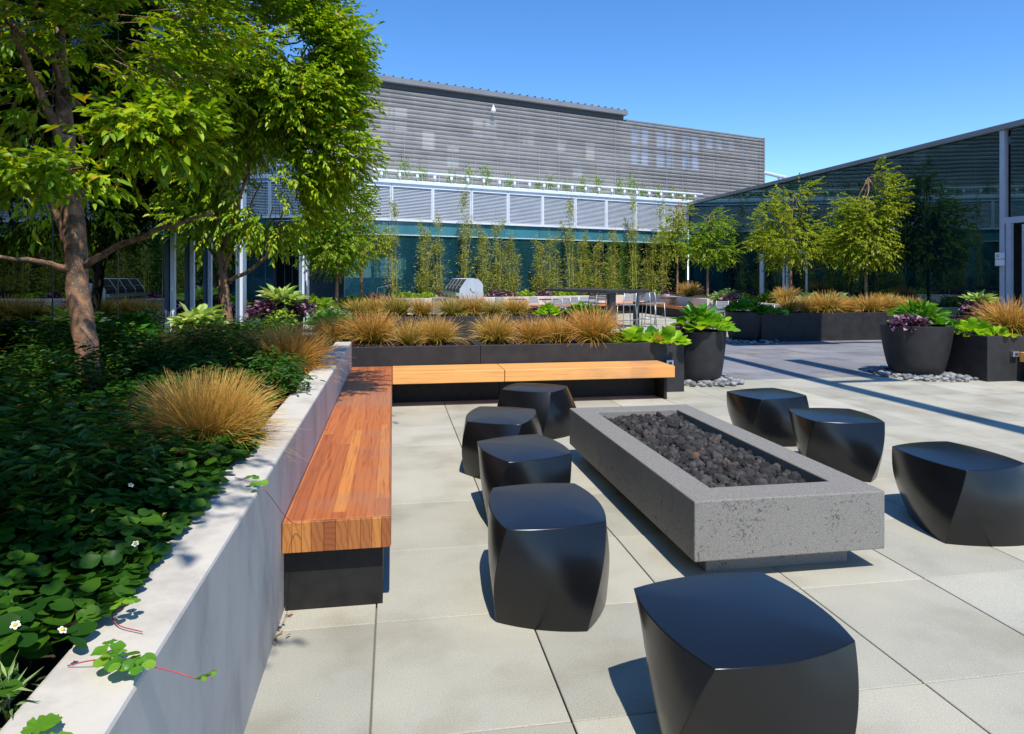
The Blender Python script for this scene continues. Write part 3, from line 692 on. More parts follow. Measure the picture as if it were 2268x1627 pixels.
# ---- concrete retaining wall of the left bed
rw = MB()
rw.box(-.735, -.53, -3, 9.38, -.02, .795)
o = rw.build('retaining_wall', 'concrete', bevel=.012, seg=2); tag(o, 'low pale concrete retaining wall beside the red timber bench', 'wall')
s = MB(); nx_, ny_ = 14, 70
for j in range(ny_+1):
    for i in range(nx_+1):
        x = -3.19+(3.19-.737)*i/nx_; y = -3+14.4*j/ny_
        e = min(i, nx_-i)/3; e = min(1, e)
        z = .66+e*(.05+.05*noise.noise(Vector((x*1.3, y*1.3, 0))))
        s.v.append((x, y, z))
for j in range(ny_):
    for i in range(nx_): a = j*(nx_+1)+i; s.f.append((a, a+1, a+nx_+2, a+nx_+1))
o = s.build('soil', 'soil', smooth='all'); tag(o, kind='structure')
def scatter_mulch(name, x0, x1, y0, y1, z, n, seed):
    g = np.random.default_rng(seed); pos = np.stack([g.uniform(x0, x1, n), g.uniform(y0, y1, n), z+g.uniform(0, .02, n)], 1)
    d_ = g.normal(size=(n, 3))*[1, 1, .25]; nr = g.normal(size=(n, 3))*.4+[0, 0, 1]
    return leafmesh(pos, d_, nr, g.uniform(.02, .06, n), g.uniform(.008, .02, n), hexa=False)
v, f = scatter_mulch('m', -3.1, -.74, -1, 9.6, .72, 9000, 5)
o = npobj('bark_mulch', v, f, 'mulch'); tag(o, kind='stuff', label='brown bark chips covering the soil of the left bed', cat='mulch')

# ============================================================ BENCHES
def bench_left():
    t = thing('timber_bench', 'long reddish laminated timber bench against the pale concrete wall', 'bench', (-.29, 6, 0))
    top = MB().box(-.526, -.008, 3.545, 9.40, .31, .46); top.build('seat', 'wood_old', t, bevel=.006)
    e = MB(); x = -.526; rr = random.Random(2)
    while x < -.012:
        w_ = min(rr.choice([.045, .055, .06, .07]), -.010-x); e.box(x+.0006, x+w_-.0006, 3.522, 3.545, .312, .458); x += w_
    e.build('end_grain', 'wood_end', t, bevel=.0015, seg=1)
    MB().box(-.524, -.05, 3.60, 8.95, 0, .31).build('base', 'black_box', t)
    return t
bench_left()
def bench_back():
    t = thing('timber_bench', 'light orange timber bench in front of the long black planter, in two lengths', 'bench', (1.8, 9.1, 0))
    for x0, x1 in ((-.003, 1.395), (1.403, 3.68)):
        MB().box(x0, x1, 8.80, 9.43, .31, .46).build('seat', 'wood_new', t, bevel=.006)
    MB().box(.0, 1.393, 9.27, 9.42, 0, .31).build('base', 'black_box', t)
    MB().box(1.405, 3.58, 9.27, 9.42, 0, .31).build('base', 'black_box', t)
    MB().box(3.582, 3.62, 8.93, 9.42, 0, .31).build('end_panel', 'black_box', t)
bench_back()
t = thing('timber_bench', 'brown timber bench end cut off by the right edge of the photo', 'bench', (10.6, 9.2, 0))
MB().box(9.68, 12.2, 9.0, 9.52, .31, .46).build('seat', 'wood_new', t, bevel=.006)
MB().box(9.78, 12.1, 9.15, 9.5, 0, .31).build('base', 'black_box', t)

# ============================================================ FIRE PIT
fpit = thing('fire_pit', 'long grey stone fire pit filled with black lava rock', 'fire pit', (2.14, 4.88, 0))
zt = .45
sl_ = MB()
x0, x1, y0, y1 = 1.583, 2.712, 3.522, 6.21; ix0, ix1, iy0, iy1 = 1.775, 2.52, 3.745, 5.985
o4 = [(x0, y0), (x1, y0), (x1, y1), (x0, y1)]; i4 = [(ix0, iy0), (ix1, iy0), (ix1, iy1), (ix0, iy1)]
vs = [(x, y, .125) for x, y in o4]+[(x, y, zt) for x, y in o4]+[(x, y, zt) for x, y in i4]+[(x, y, .22) for x, y in i4]
fs = [(3, 2, 1, 0)]+[(i, (i+1) % 4, 4+(i+1) % 4, 4+i) for i in range(4)]+[(4+i, 4+(i+1) % 4, 8+(i+1) % 4, 8+i) for i in range(4)]+[(8+i, 8+(i+1) % 4, 12+(i+1) % 4, 12+i) for i in range(4)]+[(12, 13, 14, 15)]
sl_.add(vs, fs).build('basin', 'pit_stone', fpit, bevel=.007)
MB().box(1.72, 2.59, 3.68, 6.08, 0, .125).build('plinth', 'pit_stone', fpit, bevel=.004)
def rock_base(seed, sub=2):
    bm = bmesh.new(); bmesh.ops.create_icosphere(bm, subdivisions=sub, radius=1)
    for v in bm.verts:
        n_ = noise.noise(v.co*1.3+Vector((seed*5.3, 0, 0)))*.5+noise.noise(v.co*3.1+Vector((0, seed*3.3, 0)))*.42
        v.co *= max(.45, 1+n_*1.25)
    v = np.array([q.co[:] for q in bm.verts]); f = np.array([[q.index for q in p_.verts] for p_ in bm.faces]); bm.free(); return v, f
def rot3(g):
    q = g.normal(size=4); q /= np.linalg.norm(q); a, b, c, d = q
    return np.array([[1-2*(c*c+d*d), 2*(b*c-a*d), 2*(b*d+a*c)], [2*(b*c+a*d), 1-2*(b*b+d*d), 2*(c*d-a*b)], [2*(b*d-a*c), 2*(c*d+a*b), 1-2*(b*b+c*c)]])
rb_ = [rock_base(i, 2) for i in range(6)]
g = np.random.default_rng(11); parts = []
nxr, nyr = 19, 56
for layer in range(2):
    for i in range(nxr):
        for j in range(nyr):
            v, f = rb_[g.integers(6)]; r_ = g.uniform(.016, .041)
            x = ix0+.025+(ix1-ix0-.05)*(i+.5)/nxr+g.uniform(-.014, .014); y = iy0+.025+(iy1-iy0-.05)*(j+.5)/nyr+g.uniform(-.014, .014)
            mound = .035*math.sin(math.pi*(i+.5)/nxr)+.02*noise.noise(Vector((x*4, y*4, 0)))
            z = .335+layer*.035+mound+g.uniform(-.012, .016)
            if layer == 1 and g.random() < .25: continue
            parts.append(((v*[1, .85, .8]*r_)@rot3(g).T+[min(max(x, ix0+r_), ix1-r_), min(max(y, iy0+r_), iy1-r_), z], f))
v, f = merge(parts); o = npobj('lava_rock', v, f, 'lava'); tag(o, kind='stuff', label='black and rusty lava rock heaped in the fire pit', cat='rocks')

# ============================================================ STOOLS
def stool(name, label, corners, phi, zt=.46, bs=1.0, bulge=.075, off=(.02, -.06)):
    c = [Vector(p) for p in corners]; cen = sum(c, Vector((0, 0)))/4
    t = thing(name, label, 'stool', (cen.x, cen.y, 0), 'black twisted cube stools around the fire pit')
    NE = 10; NZ = 14; rows = []
    def ring(u, sc_=1.0, z=None):
        ang = R(phi)*(1-u); s_ = (bs+(1-bs)*u)*sc_; bo = 1+.075*math.sin(math.pi*u)
        cs = []
        for p in c:
            d = p-cen; cs.append(Vector((d.x*math.cos(ang)-d.y*math.sin(ang), d.x*math.sin(ang)+d.y*math.cos(ang)))*s_*bo)
        pts = []
        for k in range(4):
            a, b = cs[k], cs[(k+1) % 4]; L = (b-a).length; nrm = Vector((b.y-a.y, a.x-b.x)).normalized()
            mid = (a+b)/2
            if nrm.dot(mid) < 0: nrm = -nrm
            for j in range(NE):
                w_ = j/NE; q = a.lerp(b, w_)+nrm*4*w_*(1-w_)*L*(bulge+.02*math.sin(math.pi*u))
                pts.append((cen.x+q.x+off[0]*(1-u), cen.y+q.y+off[1]*(1-u), z if z is not None else zt*u))
        return pts
    m = MB(); n = NE*4; vs = []
    for i in range(NZ+1): vs += ring(i/NZ)
    fs = [(i*n+k, i*n+(k+1) % n, (i+1)*n+(k+1) % n, (i+1)*n+k) for i in range(NZ) for k in range(n)]
    fs.append(tuple(range(n))[::-1])
    m.add(vs, fs)
    body = m
    # slightly domed top
    base = len(m.v)-n
    last = list(range(base, base+n))
    for q, dz in ((.85, .004), (.6, .010), (.3, .014)):
        new = ring(1.0, q, zt+dz); st = len(m.v); m.v += new
        m.f += [(last[k], last[(k+1) % n], st+(k+1) % n, st+k) for k in range(n)]; last = list(range(st, st+n))
    m.v.append((cen.x, cen.y, zt+.015)); ci = len(m.v)-1
    m.f += [(last[k], last[(k+1) % n], ci) for k in range(n)]
    m.build('body', 'black_satin', t, bevel=.0035, smooth=True)
    return t
def c5(x, y, ox=1120, oy=900, s=3.5375): return ((ox+x/s)*.8859, (oy+y/s)*.8862)
def c6(x, y): return c5(x, y, 1760, 900, 2.83)
def TP(px): return [onplane(x, y, .46)[:2] for x, y in px]
STOOLS = [
 ('nearest black stool, large in front of the short end of the fire pit', [(1403,1303),(1583,1483),(1894.6,1419),(1686,1267)], -38, .88),
 ('black stool of the left row that stands closest to the viewer', [c5(395,1130),c5(515,1500),c5(1400,1425),c5(1120,1090)], -25, .87),
 ('black stool second in the left row, just behind the closest one of that row', [c5(255,720),c5(535,905),c5(1095,825),c5(790,655)], -30, .90),
 ('black stool third in the left row, its left side bulging over the paving', [c5(165,545),c5(650,570),c5(770,435),c5(280,410)], -26, .88),
 ('furthest black stool of the left row, flaring wider at its foot', [c5(480,262),c5(905,290),c5(1050,228),c5(610,203)], -22, 1.18),
 ('furthest black stool on the right of the fire pit', [c6(160,222),c6(410,282),c6(725,252),c6(490,197)], -26, .95),
 ('middle black stool on the right of the fire pit', [c6(595,345),c6(790,435),c6(1280,442),c6(1030,345)], -30, .88),
 ('black stool cut by the right edge of the photo, right of the fire pit', [c6(1330,610),c6(1860,785),c6(2270,730),c6(1720,575)], -22, 1.02)]
for lb, px, ph, bs in STOOLS: stool('twisted_stool', lb, TP(px), ph, bs=bs, off=(.03, -.11) if ph == -25 else (.02, -.06))

# ============================================================ PLANTERS AND POTS
def planter(label, boxes, zt=.71, group='black box planters', dirn=None, outlet=None):
    x0 = min(b[0] for b in boxes); x1 = max(b[1] for b in boxes); y0 = boxes[0][2]; y1 = boxes[0][3]
    t = thing('box_planter', label, 'planter', ((x0+x1)/2, (y0+y1)/2, 0), group)
    for (a, b, c, d) in boxes:
        w_ = .06; m = MB()
        o4 = [(a, c), (b, c), (b, d), (a, d)]; i4 = [(a+w_, c+w_), (b-w_, c+w_), (b-w_, d-w_), (a+w_, d-w_)]
        vs = [(x, y, 0) for x, y in o4]+[(x, y, zt) for x, y in o4]+[(x, y, zt) for x, y in i4]+[(x, y, zt-.12) for x, y in i4]
        fs = [(3, 2, 1, 0)]+[(i, (i+1) % 4, 4+(i+1) % 4, 4+i) for i in range(4)]+[(4+i, 4+(i+1) % 4, 8+(i+1) % 4, 8+i) for i in range(4)]+[(8+i, 8+(i+1) % 4, 12+(i+1) % 4, 12+i) for i in range(4)]
        m.add(vs, fs).build('box', 'black_planter', t, bevel=.006)
        s = MB(); nx_ = 16; ny_ = 5
        for j in range(ny_+1):
            for i in range(nx_+1):
                x = a+w_+.001+(b-a-2*w_-.002)*i/nx_; y = c+w_+.001+(d-c-2*w_-.002)*j/ny_
                s.v.append((x, y, zt-.055+.03*noise.noise(Vector((x*4, y*4, 1)))))
        for j in range(ny_):
            for i in range(nx_): q = j*(nx_+1)+i; s.f.append((q, q+1, q+nx_+2, q+nx_+1))
        so_ = s.build('soil', 'soil', t, smooth='all')
        n = int((b-a)*(d-c)*900); v, f = scatter_mulch('m', a+w_, b-w_, c+w_, d-w_, zt-.045, n, int(a*10+99))
        npobj('mulch', v, f, 'mulch', t)['kind'] = 'stuff'
    if outlet:
        ox, oy, oz = outlet
        q = MB().box(ox-.055, ox+.055, oy-.07, oy-.001, oz-.045, oz+.045).build('outlet_box', 'steel', t, bevel=.01)
        MB().box(ox-.025, ox+.025, oy-.074, oy-.0705, oz-.02, oz+.02).build('outlet_cover', 'dark_grey', q)
    return t
planter('long low black planter directly behind the orange timber bench', [(-.95, 1.17, 9.47, 10.66), (1.175, 4.10, 9.47, 10.66)], outlet=(3.86, 9.47, .42))
planter('black planter in the second row behind, holding the green gold grasses', [(-1.6, 1.4, 16.3, 17.4), (1.405, 4.0, 16.3, 17.4)])
planter('long black planter on the right, partly in shadow, behind the dark paving', [(9.1, 12.58, 16.3, 17.4), (12.585, 14.2, 16.3, 17.4)])
planter('black planter at the right edge, next to the round pot on pebbles', [(9.14, 12.6, 9.56, 10.9)], outlet=(9.60, 9.56, .43))
planter('small grey black planter half hidden behind the round pot on the right', [(11.9, 13.3, 13.4, 14.3)])

def pot(label, x, y, rt, rb, h, band=True):
    t = thing('round_pot', label, 'pot', (x, y, 0), 'round black pots')
    pr = [(0, 0.001), (rb*.9, .001), (rb, .02)]
    for i in range(1, 11):
        u = i/10; pr.append((rb+(rt-rb)*(u**.5), .02+(h-.02)*u))
    pr += [(rt-.035, h), (rt-.045, h-.10), (0, h-.10)]
    MB().lathe(pr, (x, y), 56).build('body', 'black_planter', t, smooth=True, bevel=.004)
    MB().lathe([(rt-.043, h-.06), (rt*.5, h-.03), (0, h-.02)], (x, y), 30).build('soil', 'soil', t, smooth='all')
    return t
pot('tall round black pot with bright green leaves, at the right end of the long planter', 4.76, 10.36, .39, .27, .80)
pot('wide round black pot with purple and green plants, on pebbles at the right', 8.60, 10.42, .55, .34, .84)
pot('round black pot with striped hosta and purple leaves, near the left glass wall', *atZ(625, 15.4)[:2], .46, .33, .80)
pot('round black pot with dark green leaves beside the high dark table', *atZ(1293, 17.6)[:2], .55, .38, .72)
pot('round black pot in shadow at the left end of the long right planter', *atZ(1650, 18.0)[:2], .50, .36, .74)
pot('far black pot with pale hosta, under the glass building at the right', *atZ(2172, 16.0)[:2], .36, .26, .85)
# pebbles
def pebbles(label, cx, cy, rr, n, seed, rmin, ang=(0, 6.283)):
    g = np.random.default_rng(seed); bv, bf = rock_base(40, 2); bm = bmesh.new(); bmesh.ops.create_icosphere(bm, subdivisions=2, radius=1); bv = np.array([q.co[:] for q in bm.verts]); bf = np.array([[q.index for q in p_.verts] for p_ in bm.faces]); bm.free()
    parts = []
    for i in range(n):
        a = g.uniform(*ang); r_ = g.uniform(rmin, rr); s_ = g.uniform(.035, .075)
        an = g.uniform(0, 6.28); M = np.array([[math.cos(an), -math.sin(an), 0], [math.sin(an), math.cos(an), 0], [0, 0, 1]])
        parts.append(((bv*[s_, s_*g.uniform(.6, .85), s_*g.uniform(.4, .55)])@M.T+[cx+r_*math.cos(a), cy+r_*math.sin(a), s_*.38+g.uniform(0, .02)], bf))
    v, f = merge(parts); o = npobj('river_pebbles', v, f, 'pebble', smooth='all'); tag(o, kind='stuff', label=label, cat='pebbles')
pebbles('grey river pebbles round the foot of the tall green leaved pot', 4.76, 10.36, .62, 150, 1, .24)
pebbles('grey river pebbles round the foot of the wide pot at the right', 8.68, 10.38, .80, 210, 2, .30)
pebbles('grey river pebbles in shade round the foot of the far round pot', *atZ(1665, 17.6)[:2], .8, 90, 3, .2)

# ============================================================ PLANTS
def tussock(n, Rr, H, mat, seed, wb=.0045, flat=.6, name='grass_tussock', spread=1.0, base_r=.10):
    g = np.random.default_rng(seed)
    a = g.uniform(0, 2*math.pi, n)
    tilt = np.where(g.random(n) < .68, g.random(n)**.6*.85, .7+.8*g.random(n))*spread
    L = H*g.uniform(.8, 1.3, n)*(1+.15*tilt)
    br = base_r*g.random(n)**.5; ba = a+g.normal(0, .6, n)
    base = np.stack([br*np.cos(ba), br*np.sin(ba), np.zeros(n)], 1)
    d0 = np.stack([np.sin(tilt*.55)*np.cos(a), np.sin(tilt*.55)*np.sin(a), np.cos(tilt*.55)], 1)
    d1 = np.stack([np.sin(tilt*1.15)*np.cos(a), np.sin(tilt*1.15)*np.sin(a), np.cos(tilt*1.15)], 1)+g.normal(size=(n, 3))*.2
    NS = 5; vs = []; ts = []
    sd = unit(np.cross(d0, g.normal(size=(n, 3))))
    p_ = base.copy()
    for k in range(NS+1):
        u = k/NS
        d = unit(d0*(1-u)+d1*u+np.array([0, 0, -.5])*(u**2)*tilt[:, None]*.8)
        if k: p_ = p_+d*(L/NS)[:, None]
        w_ = wb*(1-.8*u)
        vs.append(p_-sd*w_); vs.append(p_+sd*w_); ts += [np.full(n, u)]*2
    V = np.stack(vs, 1).reshape(-1, 3); T = np.stack(ts, 1).reshape(-1)
    V[:, 2] = np.maximum(V[:, 2], .005)
    k2 = (NS+1)*2; b_ = np.arange(n)[:, None]*k2
    f = np.concatenate([b_+np.array([[2*k, 2*k+1, 2*k+3, 2*k+2]]) for k in range(NS)], 0)
    return npobj(name, V, f, mat, attr=T)
near1 = tussock(4200, .40, .41, 'grass_gold', 1, .0034, base_r=.08); near1.location = (-.95, 3.84, .69); near1.scale = (.84, .84, .92)
tag(near1, 'big golden grass tussock in the left bed, nearest, spilling over the concrete wall', 'grass clump', 'golden grass tussocks in the left bed')
near2 = tussock(2800, .45, .42, 'grass_orange', 2, .0042, base_r=.12); near2.location = (-.98, 6.75, .69)
tag(near2, 'orange brown grass tussock near the far end of the concrete wall', 'grass clump', 'golden grass tussocks in the left bed')
near3 = tussock(900, .5, .40, 'grass_gold', 12, .003, base_r=.08); near3.location = (-1.95, 7.4, .70)
tag(near3, 'sparse golden grass tussock in the shade between the two tree trunks', 'grass clump', 'golden grass tussocks in the left bed')
protoA = [tussock(850, .4, .36, 'grass_gold', 3, .006), tussock(850, .4, .38, 'grass_orange', 4, .006), tussock(420, .4, .40, 'grass_gold', 5, .005, base_r=.07)]
protoB = [tussock(480, .4, .40, 'grass_green', 6, .0095), tussock(480, .4, .40, 'grass_gold', 8, .0095)]
used = set()
def put(proto, loc, s, label, group):
    o = proto if proto.name not in used else proto.copy()
    if o is not proto: COL.objects.link(o)
    used.add(proto.name)
    o.location = loc; o.scale = (s, s, s); o.rotation_euler = (0, 0, random.uniform(0, 6.28))
    return tag(o, label, 'grass clump', group)
GA = 'grass tussocks in the planter behind the bench'
ordn = ['first', 'second', 'third', 'fourth', 'fifth', 'sixth', 'seventh', 'eighth', 'ninth', 'tenth', 'eleventh']
la = [(737, 10.35, 1.0, 0, 'golden green'), (825, 10.15, 1.12, 1, 'tall orange tipped'), (905, 9.95, .85, 2, 'thin sparse straw coloured'), (967, 10.1, .95, 0, 'round golden'), (1098, 10.25, 1.0, 0, 'straw yellow'), (1180, 10.2, .85, 1, 'small brownish'), (1238, 10.25, .95, 0, 'golden brown'), (1312, 10.2, 1.2, 1, 'large copper tipped')]
for i, (px, Z, s, k, ad) in enumerate(la):
    x, y, _ = atZ(px, Z); put(protoA[k], (x, y, .66), s, f'{ad} grass tussock, {ordn[i]} from the left in the planter behind the bench', GA)
GB = 'grass tussocks in the second planter row'
for i, px in enumerate([795, 838, 880, 935, 1003, 1045, 1092, 1140]):
    x, y, _ = atZ(px, 16.9+.25*(i % 2)); put(protoB[i % 2], (x, y, .66), 1.0+.1*(i % 3), f'small green gold grass tussock, {ordn[i]} from the left in the second planter row', GB)
GR = 'grass tussocks in the long right planter'
for i, (px, k) in enumerate([(1748, 1), (1790, 0), (1832, 0), (1876, 1), (1925, 1), (1962, 0), (2012, 1)]):
    x, y, _ = atZ(px, 18.6+.1*(i % 2)); put(protoA[k] if i % 2 else protoB[1], (x, min(y, 17.2), .66), (.95+.15*(i % 3)), f'rusty grass tussock, {ordn[i]} from the left in the long right planter', GR)
x, y, _ = atZ(2236, 11.6); o = put(protoA[1], (x, y, .68), 1.35, 'copper grass tussock in the black planter at the right edge', 'grass tussock at the right edge')
x, y, _ = atZ(2005, 11.4)
for i, (px, Z, s, lb) in enumerate([(1742, 23.2, 1.2, 'orange grass clump at the foot of the middle small tree'), (1562, 27.5, .0, ''), (1738, 21.5, .0, '')]):
    if s: x, y, _ = atZ(px, Z); put(protoB[1], (x, y, .75), s, lb, 'loose grass clumps in the far beds')
x, y, _ = atZ(1528, 29.0); put(protoB[1], (x, y, .8), 1.3, 'bright orange grass clump in the far corner bed behind the seat wall', 'loose grass clumps in the far beds')

def rosette(n, L, W, H, seed, up=.5, rad=.12, hexa=True, fold=.12, curl=.25, jit=.3):
    g = np.random.default_rng(seed); a = g.uniform(0, 6.283, n); e = g.random(n)
    base = np.stack([rad*np.cos(a)*e, rad*np.sin(a)*e, H*g.random(n)*(1-.35*e)], 1)
    d = np.stack([np.cos(a), np.sin(a), up*(1.4-e)], 1)+g.normal(size=(n, 3))*jit
    nr = np.stack([-np.cos(a)*.4, -np.sin(a)*.4, np.ones(n)], 1)+g.normal(size=(n, 3))*jit
    l_ = L*g.uniform(.7, 1.15, n); return leafmesh(base, d, nr, l_, l_*W/L, fold, curl, hexa)
def roundleaf(pos, dr, nr, L, W, cup=.12, ns=9, wav=.04, seed=0):
    """broad paddle leaves with wavy rim"""
    g = np.random.default_rng(seed); dr = unit(dr); sd = unit(np.cross(dr, nr)); nr = np.cross(sd, dr); n = len(pos)
    L = np.broadcast_to(np.asarray(L, float), (n,))[:, None]; W = np.broadcast_to(np.asarray(W, float), (n,))[:, None]
    c = pos+dr*L*.55; vs = [c-nr*W*cup]
    for k in range(ns):
        a = 2*math.pi*k/ns; ca, sa = math.cos(a), math.sin(a)
        rim = 1+wav*g.normal(size=(n, 1))
        wd = .5*(1.0 if ca > -.3 else .8)
        vs.append(c-dr*L*.5*ca*rim*-1+sd*W*wd*sa*rim+nr*W*(cup*.8+wav*g.normal(size=(n, 1))*.8)-nr*L*.12*max(0, ca))
    V = np.stack(vs, 1).reshape(-1, 3); b_ = np.arange(n)[:, None]*(ns+1)
    F = np.concatenate([b_+np.array([[0, 1+k, 1+(k+1) % ns]]) for k in range(ns)], 0)
    return V, F
def paddle_plant(n, L, W, H, seed, rad=.14, up=.8, ns=9, jit=.3, cup=.16):
    n = int(n*1.5); up *= 1.75; L *= .9
    g = np.random.default_rng(seed); a = g.uniform(0, 6.283, n); e = g.random(n)**.6
    base = np.stack([rad*np.cos(a)*e, rad*np.sin(a)*e, H*(1-e*.7)*g.uniform(.5, 1, n)], 1)
    d = np.stack([np.cos(a)*(.4+e), np.sin(a)*(.4+e), up*(1.2-e)], 1)+g.normal(size=(n, 3))*jit
    nr = np.stack([-np.cos(a)*.5, -np.sin(a)*.5, np.ones(n)], 1)+g.normal(size=(n, 3))*jit
    l_ = L*g.uniform(.65, 1.1, n); return roundleaf(base, d, nr, l_, l_*W/L, cup, ns, seed=seed)
def plant(name, label, loc, meshes, group=None, s=1, cat='plant'):
    t = thing(name, label, cat, (0, 0, 0), group)
    for nm, (v, f), mt in meshes: npobj(nm, v, f, mt, t, smooth='all' if mt in ('leaf_bergenia', 'leaf_glossy') else False)
    t.location = loc; t.scale = (s, s, s); return t
def shift(vf, d): return vf[0]+np.array(d), vf[1]
# bergenias in the front planter
for i, (px, Z, lb) in enumerate([(1405, 10.15, 'yellow green broad leaved plant in the planter behind the bench, left of its twin'), (1478, 10.0, 'yellow green broad leaved plant at the right end of the planter behind the bench')]):
    x, y, _ = atZ(px, Z); plant('bergenia', lb, (x, y, .66), [('leaves', paddle_plant(34, .22, .17, .12, 20+i, .16, .9), 'leaf_bergenia')], 'broad leaved plants')
x, y, _ = atZ(1445, 10.4); plant('bergenia', 'darker broad leaved plant between the two yellow green ones', (x, y, .66), [('leaves', paddle_plant(22, .18, .14, .10, 29, .14, .8), 'leaf_glossy')], 'broad leaved plants')
x, y, _ = atZ(1368, 10.25); plant('dwarf_conifer', 'small dark bushy plant beside the large copper tussock', (x, y, .66), [('foliage', rosette(420, .09, .02, .16, 31, .9, .16, False, jit=.5), 'leaf_far')])
# pot plants
plant('bergenia', 'bright green broad leaved plant filling the tall round pot', (4.80, 10.30, .78), [('leaves', paddle_plant(90, .24, .19, .20, 22, .34, .7, cup=.14), 'leaf_bergenia'), ('upper_leaves', shift(paddle_plant(26, .26, .12, .12, 23, .22, .8), (-.05, .1, .17)), 'leaf_glossy')], 'broad leaved plants')
plant('heuchera', 'dark red ruffled plant hanging over the left of the tall round pot', (4.50, 10.22, .80), [('leaves', rosette(110, .09, .08, .12, 24, .2, .14, jit=.5), 'leaf_red' if 0 else 'leaf_purple')], 'purple ruffled plants')
plant('heuchera', 'purple ruffled plant at the left of the wide pot on pebbles', (8.34, 10.25, .80), [('leaves', rosette(240, .10, .09, .20, 25, .3, .26, jit=.5), 'leaf_purple')], 'purple ruffled plants')
plant('acanthus', 'tall bright green lobed plant in the wide pot on pebbles', (8.80, 10.55, .82), [('leaves', rosette(150, .26, .10, .30, 26, .8, .32, jit=.5), 'leaf_bright'), ('lower_leaves', shift(paddle_plant(26, .16, .13, .08, 27, .26, .5), (-.05, -.28, 0)), 'leaf_glossy')])
x, y, _ = atZ(2160, 11.55); plant('bergenia', 'glossy light green plant in the planter right of the wide pot', (x, y, .68), [('leaves', paddle_plant(60, .20, .15, .16, 32, .30, .7), 'leaf_bergenia')], 'broad leaved plants')
x, y, _ = atZ(2210, 11.2); plant('bergenia', 'low lime green plant at the front of the planter by the right edge', (x, y, .68), [('leaves', paddle_plant(26, .15, .12, .06, 33, .2, .5), 'leaf_bergenia')], 'broad leaved plants')
x, y, _ = atZ(1290, 17.6); plant('bergenia', 'deep green leafy plant in the pot beside the high dark table', (x, y, .70), [('leaves', paddle_plant(90, .22, .17, .16, 34, .44, .5), 'leaf_glossy')], 'broad leaved plants')
x, y, _ = atZ(1213, 16.9); plant('bergenia', 'light green plant at the right end of the second planter row', (x, y, .68), [('leaves', paddle_plant(52, .22, .17, .20, 35, .22, .8), 'leaf_bergenia')], 'broad leaved plants')
x, y, _ = atZ(1650, 18.0); plant('bergenia', 'dark leafy plant in the shaded round pot left of the long right planter', (x, y, .72), [('leaves', paddle_plant(80, .24, .19, .26, 36, .4, .6), 'leaf_glossy')], 'broad leaved plants')
x, y, _ = atZ(1700, 17.9); plant('bergenia', 'dark low leafy plant at the left end of the long right planter', (x, min(y, 17.0), .68), [('leaves', paddle_plant(70, .2, .16, .12, 37, .4, .5), 'leaf_glossy')], 'broad leaved plants')
def hosta_heuchera(px, Z, z, s, where, grp):
    x, y, _ = atZ(px, Z)
    plant('hosta', f'cream striped hosta on top of {where}', (x, y, z+.22*s), [('leaves', rosette(75, .34, .11, .12, int(px), .7, .14), 'leaf_hosta')], 'striped hostas', s)
    plant('heuchera', f'silvery purple plant at the left of {where}', (x-.25*s, y-.08, z+.02), [('leaves', rosette(210, .11, .10, .24, int(px)+1, .2, .22, jit=.5), 'leaf_purple')], 'purple ruffled plants', s)
    plant('heuchera', f'dark purple plant at the right of {where}', (x+.30*s, y-.05, z+.04), [('leaves', rosette(170, .10, .09, .22, int(px)+2, .2, .2, jit=.5), 'leaf_purple')], 'purple ruffled plants', s)
    plant('creeping_jenny', f'lime green trailing plant at the front of {where}', (x+.04*s, y-.32*s, z-.12*s), [('leaves', rosette(260, .07, .05, .26, int(px)+3, .1, .24, False, jit=.6), 'leaf_lime')], 'lime trailing plants', s)
hosta_heuchera(625, 15.4, .76, 1.35, 'the pot near the left glass wall', '')
hosta_heuchera(2168, 16.0, .83, .95, 'the far pot under the glass building', '')
x, y, _ = atZ(732, 15.4); plant('shrub', 'round light green small leaved shrub behind the golden tussocks', (x, y, .5), [('foliage', rosette(1500, .08, .035, .46, 51, .6, .52, False, jit=.6), 'leaf_sage')])
x, y, _ = atZ(735, 14.6); plant('bergenia', 'mid green broad leaved plant in front of the round light green shrub', (x, y, .62), [('leaves', paddle_plant(46, .24, .2, .14, 52, .42, .5), 'leaf_glossy')], 'broad leaved plants')
# left bed plants among the trees
def bed(px, Z, z, *a, **k):
    x, y, _ = atZ(px, Z); return plant(a[0], a[1], (max(x, -3.0), y, z), *a[2:], **k)
bed(440, 9.0, 1.0, 'fatsia', 'cream and lime big leaved plant in the sun, left of the second tree trunk', [('leaves', rosette(110, .25, .12, .20, 61, .5, .22, jit=.4), 'leaf_hosta')], 'striped hostas')
bed(405, 9.0, .78, 'heuchera', 'crimson and pink ruffled plant below the cream big leaved plant', [('leaves', rosette(130, .10, .09, .14, 62, .3, .20, jit=.5), 'leaf_red')], 'purple ruffled plants')
bed(430, 8.6, .74, 'heuchera', 'pale pink leaved plant low in front of the cream big leaved plant', [('leaves', rosette(110, .09, .08, .10, 63, .3, .2, jit=.5), 'leaf_purple')], 'purple ruffled plants')
bed(265, 8.0, .84, 'fatsia', 'dark green big leaved plant in shade just right of the first trunk', [('leaves', rosette(80, .28, .10, .20, 64, .6, .22), 'leaf_glossy')], 'striped hostas')
bed(290, 7.6, .76, 'heuchera', 'deep purple plant in shade right of the first trunk', [('leaves', rosette(220, .10, .09, .14, 65, .3, .28, jit=.5), 'leaf_purple')], 'purple ruffled plants')
bed(555, 11.2, .72, 'heuchera', 'small dark purple plant right of the second trunk', [('leaves', rosette(150, .09, .08, .14, 66, .3, .24, jit=.5), 'leaf_purple')], 'purple ruffled plants')

